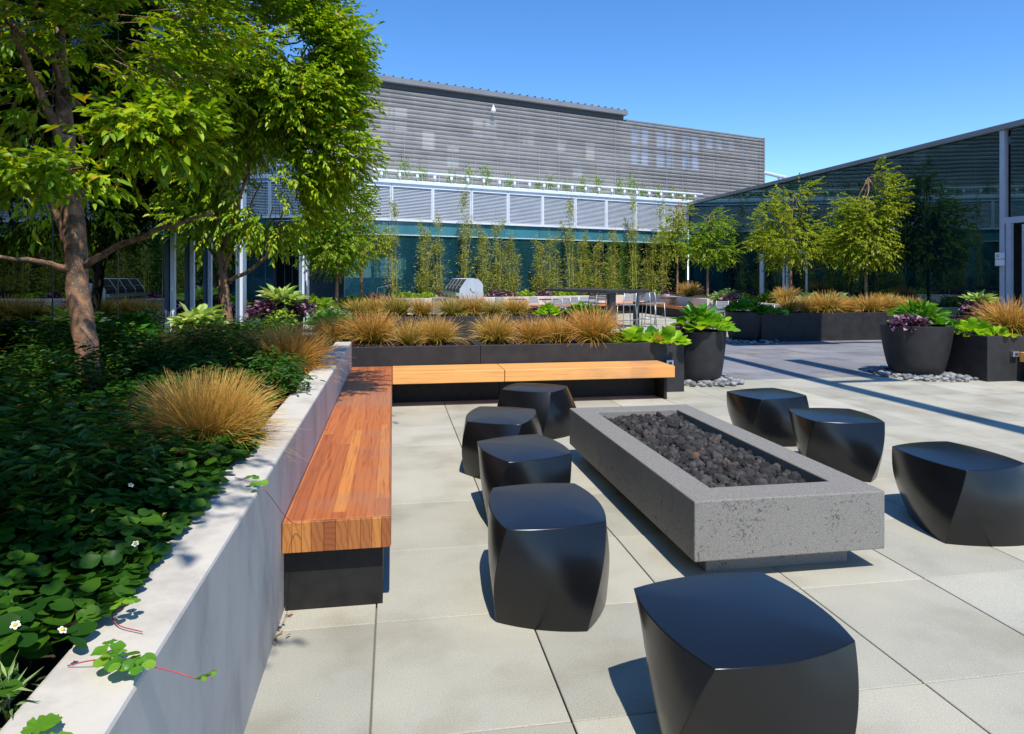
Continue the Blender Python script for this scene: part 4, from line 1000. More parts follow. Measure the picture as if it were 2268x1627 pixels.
# nandina shrubs: sprays of narrow leaflets, in the shade
def spray(nst, H, Rr, seed, L=.06, W=.02, npl=26):
    g = np.random.default_rng(seed); pos = []; dr = []
    for i in range(nst):
        a = g.uniform(0, 6.283); r_ = Rr*g.random()**.5; b_ = np.array([r_*math.cos(a), r_*math.sin(a), 0.])
        tip = b_+np.array([math.cos(a)*.14, math.sin(a)*.14, 0])+[0, 0, H*g.uniform(.6, 1.1)]
        for j in range(npl):
            u = .45+.55*g.random(); c = b_*(1-u)+tip*u+g.normal(size=3)*[.055, .055, .03]
            pos.append(c); an = g.uniform(0, 6.283); dr.append([math.cos(an), math.sin(an), .15-.3*g.random()])
    n = len(pos); return leafmesh(np.array(pos), np.array(dr), g.normal(size=(n, 3))*.3+[0, 0, 1], L*g.uniform(.7, 1.3, n), W, .15, .2)
GN = 'dark narrow leaved shrubs in the left bed'
nan = [(-1.15, 3.05, .20, .22, 'small, amid the strawberry leaves below the big golden tussock'), (-1.9, 2.9, .44, .30, 'rising highest at the left edge'), (-2.35, 5.0, .36, .36, 'between the first trunk and the left edge'), (-2.8, 6.9, .46, .36, 'tallest, against the glass behind the first trunk'), (-1.05, 5.45, .24, .26, 'beside the wall just beyond the big golden tussock'), (-1.42, 2.75, .36, .34, 'nearest the viewer at the left edge'), (-1.85, 3.45, .26, .40, 'at the left edge in front of the first trunk'), (-2.4, 4.4, .28, .45, 'left of the first trunk'), (-1.5, 4.9, .16, .34, 'right of the first trunk foot'), (-1.75, 6.6, .34, .4, 'behind the big golden tussock'), (-1.25, 6.1, .26, .34, 'between the two golden tussocks'), (-1.6, 8.4, .34, .4, 'at the foot of the second trunk'), (-2.5, 6.2, .3, .4, 'behind the first trunk by the glass'), (-2.5, 8.2, .3, .4, 'by the glass between the trunks'), (-2.0, 9.6, .3, .4, 'beyond the second trunk')]
for i, (x, y, H, r_, wh) in enumerate(nan):
    plant('nandina_shrub', f'dark green narrow leaved shrub {wh}', (x, y, .70), [('foliage', spray(int(85*r_/.4), H*1.25, r_, 70+i, .07, .022, 30), 'leaf_nandina')], GN, cat='shrub')

# strawberry ground cover: three round leaflets per stalk
def strawb(xs, ys, zs, seed, size=.045):
    g = np.random.default_rng(seed); n = len(xs); P0 = []; D = []; N = []; S = []
    for i in range(n):
        a0 = g.uniform(0, 6.283); tl = g.normal(size=3)*.28+[0, 0, 1]; s_ = size*g.uniform(.7, 1.2)
        for k in range(3):
            a = a0+k*2.1; P0.append([xs[i], ys[i], zs[i]]); D.append([math.cos(a), math.sin(a), -.08]); N.append(tl+g.normal(size=3)*.1); S.append(s_)
    return roundleaf(np.array(P0), np.array(D), np.array(N), np.array(S)*1.15, np.array(S), .08, 14, .045, seed)
g = np.random.default_rng(90); n = 2600
ys_ = g.uniform(.6, 6.0, n); xs_ = -.70-g.random(n)**1.2*1.1; keepm = ~((ys_ > 3.9) & (xs_ > -.78)) & ~((ys_ < 1.75) & (xs_ > -.80))
xs_, ys_ = xs_[keepm], ys_[keepm]; zs_ = .80+.06*g.random(len(xs_))+np.clip((-.72-xs_)*.10, 0, .1)
over = (xs_ > -.76); zs_[over] = .815+.02*g.random(over.sum())
v, f = strawb(xs_, ys_, zs_, 91, .05)
o = npobj('ground_cover', v, f, 'leaf_strawberry', smooth='all'); tag(o, kind='stuff', label='dark green strawberry leaves covering the left bed up to the concrete wall', cat='ground cover')
n = 1600; ys2 = g.uniform(6.0, 9.6, n); xs2 = g.uniform(-3.0, -.78, n)
v, f = strawb(xs2, ys2, .74+.08*g.random(n), 92, .055)
o = npobj('ground_cover', v, f, 'leaf_strawberry', smooth='all'); tag(o, kind='stuff', label='dark leafy ground cover at the far end of the left bed', cat='ground cover')
# white flowers
fl0 = thing('strawberry_flower', 'small white strawberry flower with yellow eye in the dark ground cover', 'flower', (0, 0, 0), 'white strawberry flowers')
P0 = np.zeros((5, 3)); D = np.array([[math.cos(a*1.2566), math.sin(a*1.2566), .1] for a in range(5)]); v, f = roundleaf(P0, D, np.tile([0, 0, 1.], (5, 1)), .012, .010, .08, 8, .01, 1)
npobj('petals', v*.8, f, 'petal', fl0); MB().lathe([(.0, .006), (.004, .004), (.005, 0)], (0, 0), 8).build('centre', 'pollen', fl0)
first = True
for px, py, zz in ((322, 1040, .93), (206, 1133, .93), (364, 1140, .91), (300, 1205, .90), (34, 1385, .93), (138, 1396, .90), (380, 1080, .92), (290, 1075, .94)):
    x, y, z = onplane(px, py, zz)
    if first: fl0.location = (x, y, z); fl0.rotation_euler = (-.5, 0, 0); first = False
    else: c = dup(fl0, (x, y, z)); c.rotation_euler = (-.6, .2, random.uniform(0, 6))
# runners over the wall
def runner(label, pts, leaves, r_=.0015):
    t = thing('strawberry_runner', label, 'plant', pts[0], 'strawberry runners over the wall')
    MB().tube(smooth(pts), r_, 6).build('stem', 'stem_red', t, smooth='all')
    xs, ys, zs, ss = zip(*leaves)
    parts = []
    for i, (x, y, z, s_) in enumerate(leaves): parts.append(strawb([x], [y], [z], 200+i+int(abs(y)*50), s_))
    v, f = merge(parts); npobj('leaves', v, f, 'leaf_bright', t, smooth='all')
def smooth(pts, k=6):
    p = [Vector(q) for q in pts]; p = [p[0]*2-p[1]]+p+[p[-1]*2-p[-2]]; out = []
    for i in range(1, len(p)-2):
        for j in range(k):
            t = j/k; a, b, c, d = p[i-1], p[i], p[i+1], p[i+2]
            out.append(.5*((2*b)+(c-a)*t+(2*a-5*b+4*c-d)*t*t+(3*b-a-3*c+d)*t**3))
    return out+[p[-2]]
def wp(px, py, z=.80): return onplane(px, py, z)
p1 = [wp(150, 1475, .80), wp(200, 1464, .815), wp(260, 1462, .812), wp(330, 1475, .81)]
q = [Vector(p_) for p_ in p1]
q += [Vector(wp(400, 1492, .80)), Vector(wp(440, 1504, .785)), Vector(wp(472, 1492, .79))]
runner('red strawberry runner with bright leaves reaching out over the wall top nearest the viewer', q, [(*wp(242, 1430, .83), .034), (*wp(236, 1450, .83), .034), (*wp(262, 1455, .835), .036), (*wp(270, 1470, .835), .03), (*wp(298, 1467, .83), .03), (*wp(306, 1462, .83), .034), (*wp(312, 1475, .83), .028), (*wp(470, 1490, .795), .011), (*wp(448, 1500, .79), .012)])
q2 = [wp(285, 1340, .83), wp(250, 1360, .81), wp(262, 1385, .805), wp(315, 1400, .803)]
runner('short dark runner curling on the wall top below the shaded leaves', q2, [(*wp(285, 1330, .84), .028), (*wp(268, 1335, .85), .022)])
q3 = [wp(520, 1058, .80), wp(560, 1070, .805), wp(590, 1090, .79), wp(628, 1140, .56), wp(650, 1160, .47), wp(665, 1163, .465)]
runner('runner with one leaf sprig crossing the wall down onto the bench end', q3, [(*wp(560, 1056, .84), .026), (*wp(575, 1068, .83), .026), (*wp(566, 1072, .83), .018)])
# silvery sprig low left corner
x, y, z = wp(15, 1540, .80); plant('lavender_sprig', 'grey green needle leaved sprig in the bottom left corner', (x, y, .74), [('leaves', rosette(70, .07, .008, .10, 95, .9, .05, False, jit=.4), 'leaf_sage')])
x, y, z = wp(50, 1612, .84); plant('strawberry_leaf', 'large bright serrated leaf in the bottom left corner', (x, y, .82), [('leaves', roundleaf(np.array([[0, 0, 0], [.03, -.02, .01], [-.02, -.03, .015]]), np.array([[.3, .9, 0], [.9, -.3, -.1], [-.9, -.2, 0]]), np.array([[0, 0, 1.], [.2, 0, 1], [-.2, 0, 1]]), .075, .06, .06, 40, .05, 5), 'leaf_bright')])
# dry leaves by the bench foot
g = np.random.default_rng(97); n = 12; pos = np.stack([-.525+.05*g.random(n)**2, g.uniform(3.28, 3.57, n), .006+.012*g.random(n)], 1)
v, f = leafmesh(pos, g.normal(size=(n, 3))*[1, 1, .1], g.normal(size=(n, 3))*.4+[0, 0, 1], .035, .014)
o = npobj('dry_leaves', v, f, 'dry_leaf'); tag(o, kind='stuff', label='dry brown leaves blown against the wall foot by the bench', cat='leaves')

# ---- trees
GT = 'paperbark trees in the left bed'
tree('paperbark_tree', 'tree at the near end of the left bed, its crown overhanging', (-2.2, 1.5, .68), [((-2.2, 1.5, .66), .10), ((-2.18, 1.5, 1.8), .08), ((-2.2, 1.55, 3.2), .06), ((-2.2, 1.5, 5.0), .03)], [],
     [((-2.2, 1.0, 4.7), (1.3, 1.6, 1.15)), ((-1.2, .6, 4.5), (.6, .9, .6))], 1600, 9, .075, .036, .30, 'leaf_tree', GT, 101, .0, autolimbs=10, limb_r=.035)
a = lambda px, Z, py: atZ(px, Z, py)
B1 = (-2.2, 5.65)
tr1 = [(a(202, 5.2, 890), .088), (a(190, 5.2, 760), .080), (a(172, 5.25, 640), .078), (a(168, 5.3, 560), .080), (a(160, 5.35, 480), .078), (a(146, 5.4, 330), .068), (a(140, 5.45, 200), .05), (a(132, 5.5, 60), .035)]
lm1 = [([a(190, 5.25, 588), a(260, 5.2, 545), a(330, 5.1, 518), a(400, 5.0, 495), a(470, 4.9, 470)], .028, .010),
       ([a(160, 5.25, 600), a(110, 5.1, 585), a(60, 5.0, 575), a(-30, 4.9, 570)], .030, .012),
       ([a(150, 5.35, 545), a(128, 5.3, 480), a(90, 5.2, 400), a(60, 5.1, 330)], .035, .012),
       ([a(150, 5.4, 330), a(95, 5.3, 220), a(40, 5.2, 100), a(10, 5.2, 20)], .045, .015),
       ([a(152, 5.4, 380), a(240, 5.2, 330), a(320, 5.1, 290), a(420, 5.1, 230)], .03, .010)]
tree('paperbark_tree', 'tree with a peeling tan trunk nearest the viewer, at the left edge', (B1[0], B1[1], .70), tr1, lm1,
     [(a(110, 5.4, 20), (1.0, 1.0, .6), .35), (a(330, 5.5, 90), (.65, .7, .65), 1.0), (a(335, 4.7, 290), (.33, .38, .14), 7.0), (a(85, 4.2, 385), (.34, .32, .07), 7.0), (a(280, 5.4, 420), (.4, .5, .2), .5), (a(30, 5.4, 260), (.4, .5, .35), .6), ((-1.35, 4.6, 4.5), (.75, .6, .5), .8), ((-.55, 5.5, 4.75), (.5, .8, .3), 1.6), ((-2.4, 4.0, 5.4), (.9, .8, .5), .4)],
     1600, 9, .086, .036, .27, 'leaf_tree', GT, 102, .2, droop=.18, autolimbs=9, limb_r=.028)
tr2 = [(a(508, 10.0, 760), .075), (a(503, 10.0, 690), .068), (a(494, 10.0, 625), .066), (a(490, 10.0, 590), .055), (a(480, 10, 500), .045), (a(500, 10, 300), .035), (a(560, 10, 80), .02)]
lm2 = [([a(500, 10, 625), a(545, 9.9, 605), a(590, 9.8, 570), a(615, 9.7, 510), a(640, 9.6, 440)], .032, .010),
       ([a(492, 10, 610), a(512, 9.9, 560), a(540, 9.8, 500), a(580, 9.7, 400)], .03, .009),
       ([a(488, 10, 590), a(460, 10.1, 540), a(430, 10.2, 500), a(380, 10.3, 450)], .028, .009),
       ([a(488, 10, 560), a(560, 9.7, 330), a(640, 9.6, 180), a(700, 9.6, 60)], .03, .008)]
tree('paperbark_tree', 'tree with the broad bright green crown, second trunk from the left', (-2.15, 9.9, .70), tr2, lm2,
     [(a(545, 10.0, 130), (1.45, 1.35, 1.35)), (a(660, 9.7, 200), (.80, .95, 1.0), 1.3), (a(740, 9.5, 110), (.36, .5, .42), 1.3), (a(735, 9.6, 330), (.50, .6, .42), 1.4), (a(640, 9.8, 400), (.75, .8, .42), 1.2), (a(440, 10, 330), (.9, .9, .85)), (a(440, 10, 480), (.75, .8, .28)), (a(600, 9.6, -40), (1.0, .8, .6), .7), (a(620, 9.8, 480), (.55, .6, .3)), (a(300, 10.2, 150), (.7, .7, .8))],
     8000, 9, .088, .037, .34, 'leaf_tree', GT, 103, .24, droop=.16, autolimbs=16, limb_r=.03)
def small_tree(px, Z, ytop, ybot, hw, yb, label, mat, seed, ntw, lean=0, zb=.75, L=.10):
    bx, by, _ = atZ(px, Z); zt_ = CH+Z*(612-ytop)/FL; zb_ = CH+Z*(612-ybot)/FL; hx = hw*Z/FL; zc = (zt_+zb_)/2; hz = (zt_-zb_)/2
    ctr = lambda dx, dz: (bx+dx*hx, by-.1, zc+dz*hz)
    el = [(ctr(0, -.15), (hx*.82, hx*.75, hz*.62)), (ctr(.1+lean, .5), (hx*.5, hx*.5, hz*.5), 1.3), (ctr(-.45, -.25), (hx*.55, hx*.5, hz*.35), 1.2), (ctr(.5, -.35), (hx*.5, hx*.5, hz*.35), 1.2), (ctr(.15, .8), (hx*.28, hx*.28, hz*.25), 1.5), (ctr(-.3, .25), (hx*.4, hx*.4, hz*.35), 1.2)]
    jr = random.Random(seed*7); el = [((c_[0]+jr.uniform(-.22, .22)*hx, c_[1]+jr.uniform(-.2, .2)*hx, c_[2]+jr.uniform(-.10, .10)*hz), tuple(q_*jr.uniform(.82, 1.15) for q_ in r__), *rest) for (c_, r__, *rest) in el]
    tree('young_tree', label, (bx, by, zb), [((bx, by, zb-.05), .05), ((bx+.02, by, zb_+.1), .045), ((bx+.05, by, zc), .03), ((bx+.08*hx, by, zt_-.3), .012)], [], el, ntw, 7, L, L*.5, .28, mat, 'young trees round the terrace', seed, .04, hexa=False, droop=.10, autolimbs=9, limb_r=.022, twigs=False, nscale=2.2)
small_tree(745, 20.0, 385, 628, 102, 660, 'leafy tree standing at the far left corner, before the louvre band', 'leaf_far', 111, 1500)
small_tree(800, 22.5, 420, 600, 55, 660, 'smaller tree just behind the leafy tree at the far left corner', 'leaf_yellow', 112, 500)
small_tree(1567, 27, 462, 604, 62, 640, 'mid green small tree left of the grey door posts, in the far corner', 'leaf_far', 113, 800)
small_tree(1500, 30, 432, 600, 48, 640, 'slim yellowish tree in the far corner where louvres meet the glass', 'leaf_yellow', 114, 520)
small_tree(1750, 24, 412, 612, 100, 655, 'wide olive green tree in front of the grey door posts', 'leaf_yellow', 115, 1150, -.2)
small_tree(1917, 21, 372, 630, 84, 660, 'tall yellow green tree in front of the dark glass on the right', 'leaf_yellow', 116, 1350, .1)
# ---- bamboo
def bamboo(seed, n, H):
    g = np.random.default_rng(seed); m = MB(); pos = []; dr = []
    for i in range(n):
        x, y = g.normal(size=2)*.11; h_ = H*((1.0, .93, .84)[i] if i < 3 else g.uniform(.45, .85)); lx, ly = g.normal(size=2)*(.10 if i < 3 else .22)
        pts = [(x+lx*u*u, y+ly*u*u, h_*u) for u in (0, .25, .5, .75, 1)]
        m.tube(pts, [.011, .010, .008, .005, .002], 5)
        nod = g.random(7)
        for k in range(360 if i < 3 else 170):
            u = .10+.9*nod[g.integers(7)]+.04*g.normal(); c = np.array([x+lx*u*u, y+ly*u*u, h_*u])+g.normal(size=3)*[.15, .15, .06]*max(.3, 1.35-.9*u)
            pos.append(c); aa = g.uniform(0, 6.283); dr.append([math.cos(aa), math.sin(aa), -.5+.9*g.random()])
    nn = len(pos); lf = leafmesh(np.array(pos), np.array(dr), g.normal(size=(nn, 3))*.6+[0, 0, 1], g.uniform(.08, .15, nn), .024, .1, .2, False)
    return m, lf
bps = []
for i, (n, H) in enumerate(((7, 3.2), (10, 2.9), (6, 3.6))):
    t = thing('bamboo', 'x', 'bamboo', (0, 0, 0), 'bamboo clumps against the back glass'); m, lf = bamboo(130+i, n, H)
    m.build('culms', 'culm', t); npobj('leaves', *lf, 'leaf_bamboo', t); bps.append(t)
bl = [(877, 450, 2), (937, 492, 1), (975, 482, 2), (1024, 425, 2), (1068, 500, 1), (1100, 460, 0), (1135, 520, 1), (1192, 528, 1), (1222, 497, 0), (1268, 445, 2), (1290, 515, 1), (1322, 525, 1), (1358, 490, 0), (1408, 436, 2), (1442, 500, 0), (1466, 448, 2)]
bl.sort()
ub = set()
for i, (px, yt, k) in enumerate(bl):
    # on a line 1 m in front of the facade
    dx = FX+RX*(px-1134)/FL; dy = FY+RY*(px-1134)/FL
    c = B[0]*AX+B[1]*AY-1.0; s = c/(B[0]*dx+B[1]*dy); x, y = s*dx, s*dy; Z = s
    H = (CH+Z*(612-yt)/FL)-.8; base = (7, 9, 6); hh = (3.2, 2.9, 3.6)[k]
    lb = f'bamboo clump before the back glass, number {i+1} counting from the left' if 0 else f'{("slender", "bushy", "tall thin topped")[k]} bamboo clump before the back glass, {(ordn+["twelfth","thirteenth","fourteenth","fifteenth","sixteenth","seventeenth","eighteenth"])[i]} from the left'
    sc_ = (1, 1, H/hh)
    if k not in ub: o = bps[k]; o.location = (x, y, .8); o.scale = sc_; o['label'] = lb; ub.add(k)
    else: dup(bps[k], (x, y, .8), random.uniform(0, 6), sc_, lb)

# ---- far seat wall, beds
def fpt(a, b_): return (O[0]+U[0]*a+B[0]*b_, O[1]+U[1]*a+B[1]*b_)
t = thing('seat_wall', 'cream concrete seat wall with an orange timber seat across the back of the terrace', 'wall', (*fpt(8, -2.1), 0))
MB().obox(O, U, B, 3.2, 17.2, -2.2, -1.95, 0, .80).build('wall', 'seat_wall_concrete', t, bevel=.01)
c0 = fpt(3.2, -2.2)
MB().box(11.55, 11.8, 24.6, c0[1]+.1, 0, .80).build('wall', 'seat_wall_concrete', t, bevel=.01)
MB().box(11.8, 14.9, 24.6, 24.85, 0, .80).build('wall', 'seat_wall_concrete', t, bevel=.01)
MB().obox(O, U, B, 3.7, 11.5, -2.75, -2.203, .36, .47).build('seat', 'rust_wood', t, bevel=.01)
MB().box(10.95, 11.547, 25.2, c0[1]-.6, .36, .47).build('seat', 'rust_wood', t, bevel=.01)
MB().obox(O, U, B, 3.8, 11.3, -2.6, -2.25, 0, .36).build('seat_base', 'black_box', t)
MB().box(11.1, 11.5, 25.4, c0[1]-.8, 0, .36).build('seat_base', 'black_box', t)
m = MB(); m.obox(O, U, B, .0, 17.2, -1.95, -.1, .0, .72); m.box(11.8, 14.9, 24.85, 32.0, 0, .715)
o = m.build('planting_soil', 'soil'); tag(o, kind='structure')
t = thing('bed_wall', 'low concrete bed wall under the two right hand trees', 'wall', (13, 20, 0))
MB().box(12.2, 12.4, 17.9, 23.4, 0, .74).build('wall', 'seat_wall_concrete', t, bevel=.01); MB().box(12.4, 14.95, 17.9, 18.1, 0, .74).build('wall', 'seat_wall_concrete', t); MB().box(12.4, 14.95, 18.1, 23.4, 0, .69).build('soil', 'soil', t)
# low planting behind the seat wall, in named patches
lowp = [('leaf_lime', 'lime yellow'), ('leaf_purple', 'dark purple'), ('leaf_far', 'mid green'), ('leaf_sage', 'grey green')]
seqs = [(905, 0), (945, 0), (975, 1), (1005, 1), (1045, 0), (1100, 1), (1130, 1), (1165, 0), (1205, 1), (1235, 0), (1262, 2), (1330, 1), (1350, 0), (1395, 1), (1425, 1), (1448, 0), (1475, 1)]
protos = {}
for i, (px, k) in enumerate(seqs):
    dx = FX+RX*(px-1134)/FL; dy = FY+RY*(px-1134)/FL; c = B[0]*AX+B[1]*AY-1.6; s = c/(B[0]*dx+B[1]*dy)
    loc = (s*dx, s*dy, .76); lb = f'low {lowp[k][1]} plant behind the seat wall, {(ordn+["twelfth","thirteenth","fourteenth","fifteenth","sixteenth","seventeenth"])[i]} from the left'
    if k not in protos:
        protos[k] = plant('low_plant', lb, loc, [('leaves', rosette(220, .12, .09, .22, 150+k, .4, .34, False, jit=.6), lowp[k][0])], 'low plants behind the seat wall')
    else: dup(protos[k], loc, random.uniform(0, 6), random.uniform(.85, 1.25), lb)
for px, Z, k, s, lb in ((1590, 26.3, 3, 1.6, 'pale green shrub in the far corner bed left of the door posts'), (1615, 25.8, 3, 1.5, 'pale green shrub in the far corner bed, nearest the door posts'), (1625, 25.2, 1, 1.2, 'purple leaved shrub at the end of the far corner bed'), (1645, 26.5, 2, 1.2, 'dark green shrub under the grey door posts'), (1800, 20.6, 3, 1.5, 'variegated pale shrub right of the middle tree'), (1850, 20.0, 3, 1.5, 'variegated pale shrub between the two right hand trees'), (1975, 19.3, 3, 1.3, 'cream leaved shrub right of the tall yellow green tree'), (1880, 20.6, 2, 1.3, 'dark green shrub at the foot of the tall yellow green tree'), (1710, 24.5, 2, 1.5, 'green shrub below the middle tree'), (2035, 18.6, 2, 1.2, 'green shrub by the dark glass on the right'), (690, 18.5, 2, 1.8, 'dark green shrub low at the left wall corner'), (830, 21.5, 1, 1.5, 'pinkish purple shrub beside the far left trunks'), (780, 21.0, 2, 1.5, 'dark green shrub under the far left tree'), (900, 27.0, 2, 1.4, 'green shrub at the left end of the seat wall')):
    x, y, _ = atZ(px, Z)
    if px > 1600 and px != 1645: x = min(x, 14.4)
    if k not in protos: protos[k] = plant('low_plant', lb, (x, y, .72), [('leaves', rosette(260, .13, .08, .26, 150+k, .5, .36, False, jit=.6), lowp[k][0])], 'shrubs in the far beds')
    else: dup(protos[k], (x, y, .72), random.uniform(0, 6), s, lb, 'shrubs in the far beds')

# ============================================================ FAR FURNITURE
def chair(bar=False):
    sh = .76 if bar else .45; bh = sh+.36; w_ = .21
    t = thing('bar_stool' if bar else 'slatted_chair', 'x', 'stool' if bar else 'chair', (0, 0, 0))
    for sx in (-1, 1):
        fx_ = .03 if bar else .02
        MB().tube([(sx*(w_+.05), -.22, 0), (sx*w_, -.19, sh)], .014, 6).build('leg', 'steel_satin', t, smooth='all')
        MB().tube([(sx*(w_+.05), .27, 0), (sx*w_, .19, sh), (sx*(w_-.01), .25, bh)], .014, 6).build('leg', 'steel_satin', t, smooth='all')
    s = MB()
    for i in range(6): s.box(-w_, w_, -.20+.068*i, -.20+.068*i+.052, sh-.012+.004*math.cos(i), sh+.012)
    s.box(-w_-.012, -w_, -.2, .2, sh-.02, sh+.01); s.box(w_, w_+.012, -.2, .2, sh-.02, sh+.01)
    s.build('seat', 'steel_satin', t)
    b_ = MB()
    for i in range(5):
        z = bh-.03-.052*i; y = .25-.06*(bh-z)/.36; b_.box(-w_+.01, w_-.01, y-.008, y+.008, z-.02, z+.02)
    b_.build('backrest', 'steel_satin', t)
    if bar:
        f_ = MB(); z = .25
        f_.tube([(-w_-.03, -.21, z), (w_+.03, -.21, z)], .010, 6); f_.tube([(-w_-.03, .24, z+.05), (w_+.03, .24, z+.05)], .010, 6); f_.tube([(-w_-.035, -.21, z), (-w_-.035, .24, z)], .009, 6); f_.tube([(w_+.035, -.21, z), (w_+.035, .24, z)], .009, 6)
        f_.build('footrest', 'steel_satin', t, smooth='all')
    return t
st0 = chair(True); ch0 = chair(False)
GS = 'steel bar stools round the high table'
bs = [(1388, 21.9, 3.3, 'steel bar stool standing in front of the high table, its back to the viewer'), (1432, 22.6, 2.4, 'steel bar stool at the right of the high table, back turned right'), (1452, 23.6, 2.0, 'steel bar stool at the right rear corner of the high table'), (1322, 22.9, -2.6, 'steel bar stool at the left of the high table'), (1300, 24.0, -2.4, 'steel bar stool at the far left of the high table')]
for i, (px, Z, rz, lb) in enumerate(bs):
    x, y, _ = atZ(px, Z)
    if i == 0: st0.location = (x, y, 0); st0.rotation_euler = (0, 0, rz); st0['label'] = lb; st0['group'] = GS
    else: dup(st0, (x, y, 0), rz, None, lb, GS)
GC = 'slatted steel chairs at the back of the terrace'
cs = [(930, 26.5, 3.1, 'steel chair just right of the sink counter'), (1103, 28.5, 3.2, 'steel chair right of the grill'), (1180, 28.6, 3.0, 'steel chair second to the right of the grill, before the seat wall'), (1238, 27.0, 2.6, 'steel chair left of the high table, first of the row'), (1258, 27.6, 2.5, 'steel chair left of the high table, second of the row'), (1276, 28.3, 2.5, 'steel chair left of the high table, third of the row'), (1292, 29.0, 3.0, 'steel chair just behind the left end of the high table'), (1312, 29.2, 3.1, 'steel chair behind the leaves of the potted plant, by the high table'), (1510, 29.5, 3.2, 'steel chair by the round table at the corner of the seat wall'), (1595, 24.0, 3.0, 'steel chair at the end of the corner seat wall'), (1690, 20.5, 3.3, 'brightly lit steel chair behind the long right planter')]
for i, (px, Z, rz, lb) in enumerate(cs):
    x, y, _ = atZ(px, Z)
    if i == 0: ch0.location = (x, y, 0); ch0.rotation_euler = (0, 0, rz); ch0['label'] = lb; ch0['group'] = GC
    else: dup(ch0, (x, y, 0), rz, None, lb, GC)
# bistro tables
def bistro():
    t = thing('round_table', 'x', 'table', (0, 0, 0))
    MB().lathe([(0, .715), (.38, .715), (.39, .725), (.39, .74), (.38, .745), (0, .745)], (0, 0), 28).build('tabletop', 'slate_top', t, smooth=True)
    for k in range(4):
        a_ = k*math.pi/2+.4; c, s = math.cos(a_), math.sin(a_)
        MB().tube([(.30*c, .30*s, .71), (.06*c, .06*s, .52), (.035*c, .035*s, .3), (.08*c, .08*s, .18), (.30*c, .30*s, .10), (.33*c, .33*s, 0)], .013, 6).build('leg', 'steel_satin', t, smooth='all')
    return t
tb0 = bistro()
for i, (px, Z, lb) in enumerate([(1480, 29.3, 'round bistro table at the corner of the seat wall'), (1145, 27.8, 'round bistro table between the two chairs right of the grill'), (1215, 27.6, 'round bistro table left of the row of three chairs'), (1640, 22.0, 'round bistro table beyond the pot in shadow, by the long right planter')]):
    x, y, _ = atZ(px, Z)
    if i == 0: tb0.location = (x, y, 0); tb0['label'] = lb; tb0['group'] = 'round bistro tables'
    else: dup(tb0, (x, y, 0), i, None, lb)
# high table
t = thing('high_table', 'long high dark table on square posts, with steel stools round it', 'table', (*atZ(1380, 23)[:2], 0))
c1 = Vector(atZ(1345, 21.6)[:2]); c2 = Vector(atZ(1440, 22.4)[:2]); dd = Vector((-.34, .94)); c4 = c1+dd*3.6; c3 = c2+dd*3.6
m = MB(); m.prism([(c1.x, c1.y, 1.12), (c2.x, c2.y, 1.12), (c3.x, c3.y, 1.12), (c4.x, c4.y, 1.12)], (0, 0, 0), (0, 0, .09)); m.build('tabletop', 'slate_top', t, bevel=.006)
for px, Z in ((1357, 22.0), (1409, 23.0), (1350, 24.4)):
    x, y, _ = atZ(px, Z); MB().box(x-.08, x+.08, y-.08, y+.08, 0, 1.118).build('leg', 'dark_metal', t)
# square steel dining table left of grill
x, y, _ = atZ(1000, 27.0); t = thing('steel_table', 'rectangular steel table left of the grill', 'table', (x, y, 0))
MB().box(x-.75, x+.55, y-.4, y+.4, .80, .84).build('tabletop', 'steel_satin', t)
for sx in (-.7, .5):
    for sy in (-.35, .35): MB().box(x+sx-.025, x+sx+.025, y+sy-.025, y+sy+.025, 0, .80).build('leg', 'steel_satin', t)
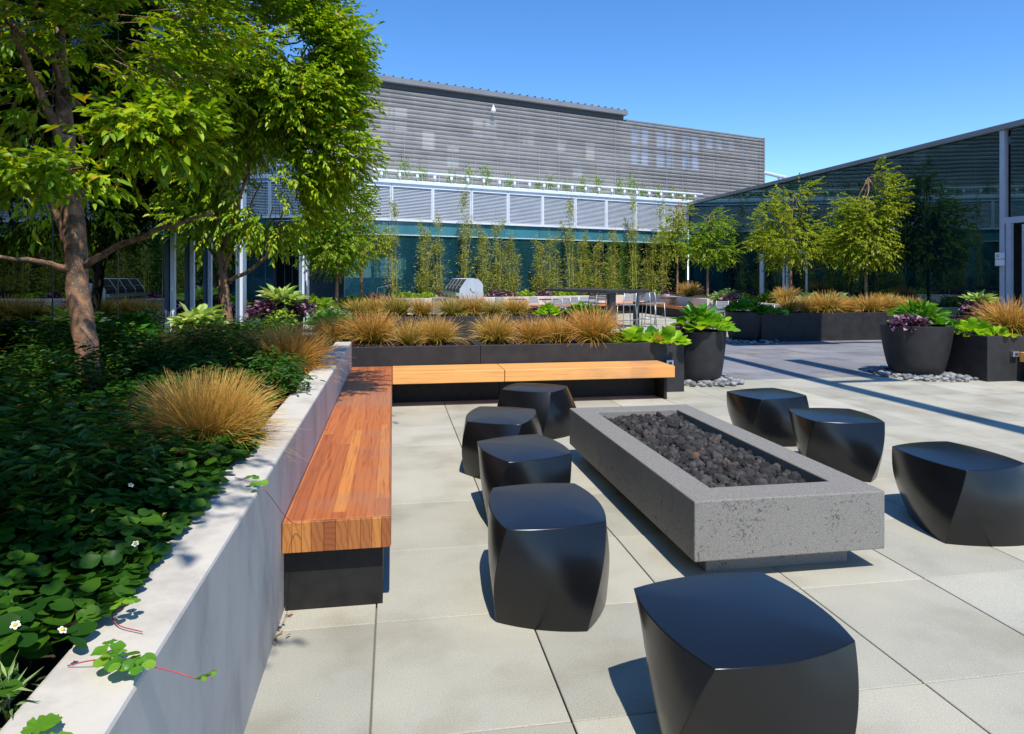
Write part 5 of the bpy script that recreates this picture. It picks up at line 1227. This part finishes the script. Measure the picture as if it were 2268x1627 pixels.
# sink counter
x, y, _ = atZ(862, 23.5); t = thing('sink_counter', 'dark steel sink counter with an arched tap', 'counter', (x, y, 0))
MB().box(x-.62, x+.70, y-.35, y+.55, .86, .90).build('countertop', 'steel', t, bevel=.005); MB().box(x-.52, x+.6, y-.28, y+.5, 0, .86).build('cabinet', 'dark_metal', t)
MB().tube([(x-.40, y+.2, .9), (x-.40, y+.2, 1.22), (x-.38, y+.2, 1.25), (x+.02, y+.2, 1.36), (x+.05, y+.2, 1.34), (x+.06, y+.2, 1.28)], .014, 8).build('tap', 'steel', t, smooth='all')
# grill: side panel faces the viewer, hoods face left
x, y, _ = atZ(1018, 23.0); gt = thing('barbecue_grill', 'large steel barbecue with four dark sloping hoods and a white side panel', 'grill', (x, y, 0), rz=.10)
pf = [(0, .90), (0, 1.22), (.24, 1.56), (.62, 1.56), (.72, 1.46), (.78, 1.38), (.80, .90)]
def gprof(y0, y1, sc_=1.0, dz=0):
    m = MB(); poly = [(px_*sc_+.0, y0, .90+(pz-.90)*sc_+dz) for px_, pz in pf]; m.prism(poly[::-1], (0, y0, 0), (0, y1, 0)); return m
def lb(m, nm, mt, par, **k):
    o = npobj(nm, np.array(m.v, float), m.f, mt, None, **k); o.parent = par; return o
lb(gprof(0, .03), 'side_panel', 'panel_steel', gt); lb(gprof(2.55, 2.58), 'side_panel', 'white_metal', gt)
for i in range(4):
    h_ = lb(gprof(.05+.63*i, .63*(i+1)+.01, .97, .012), 'hood', 'dark_metal', gt)
    m = MB(); m.tube([(.05, .15+.63*i, 1.34), (.05, .55+.63*i, 1.34)], .012, 6); lb(m, 'handle', 'steel', h_)
    if i < 3: lb(gprof(.63*(i+1)+.012, .63*(i+1)+.045, 1.015, 0), 'rib', 'white_metal', gt)
lb(MB().box(-.12, 0, 0, 2.58, 1.0, 1.10), 'shelf', 'steel', gt); lb(MB().box(-.02, .85, 0, 2.6, .84, .9), 'worktop', 'steel', gt); lb(MB().box(.02, .8, .05, 2.55, 0, .84), 'cabinet', 'white_metal', gt)
m = MB(); m.tube([(.36, -.012, 1.22), (.38, -.012, 1.16), (.46, -.012, 1.11), (.52, -.012, 1.12)], .007, 6); m.tube([(.36, -.02, 1.22), (.36, 0, 1.22)], .02, 8); lb(m, 'cable', 'dark_grey', gt)
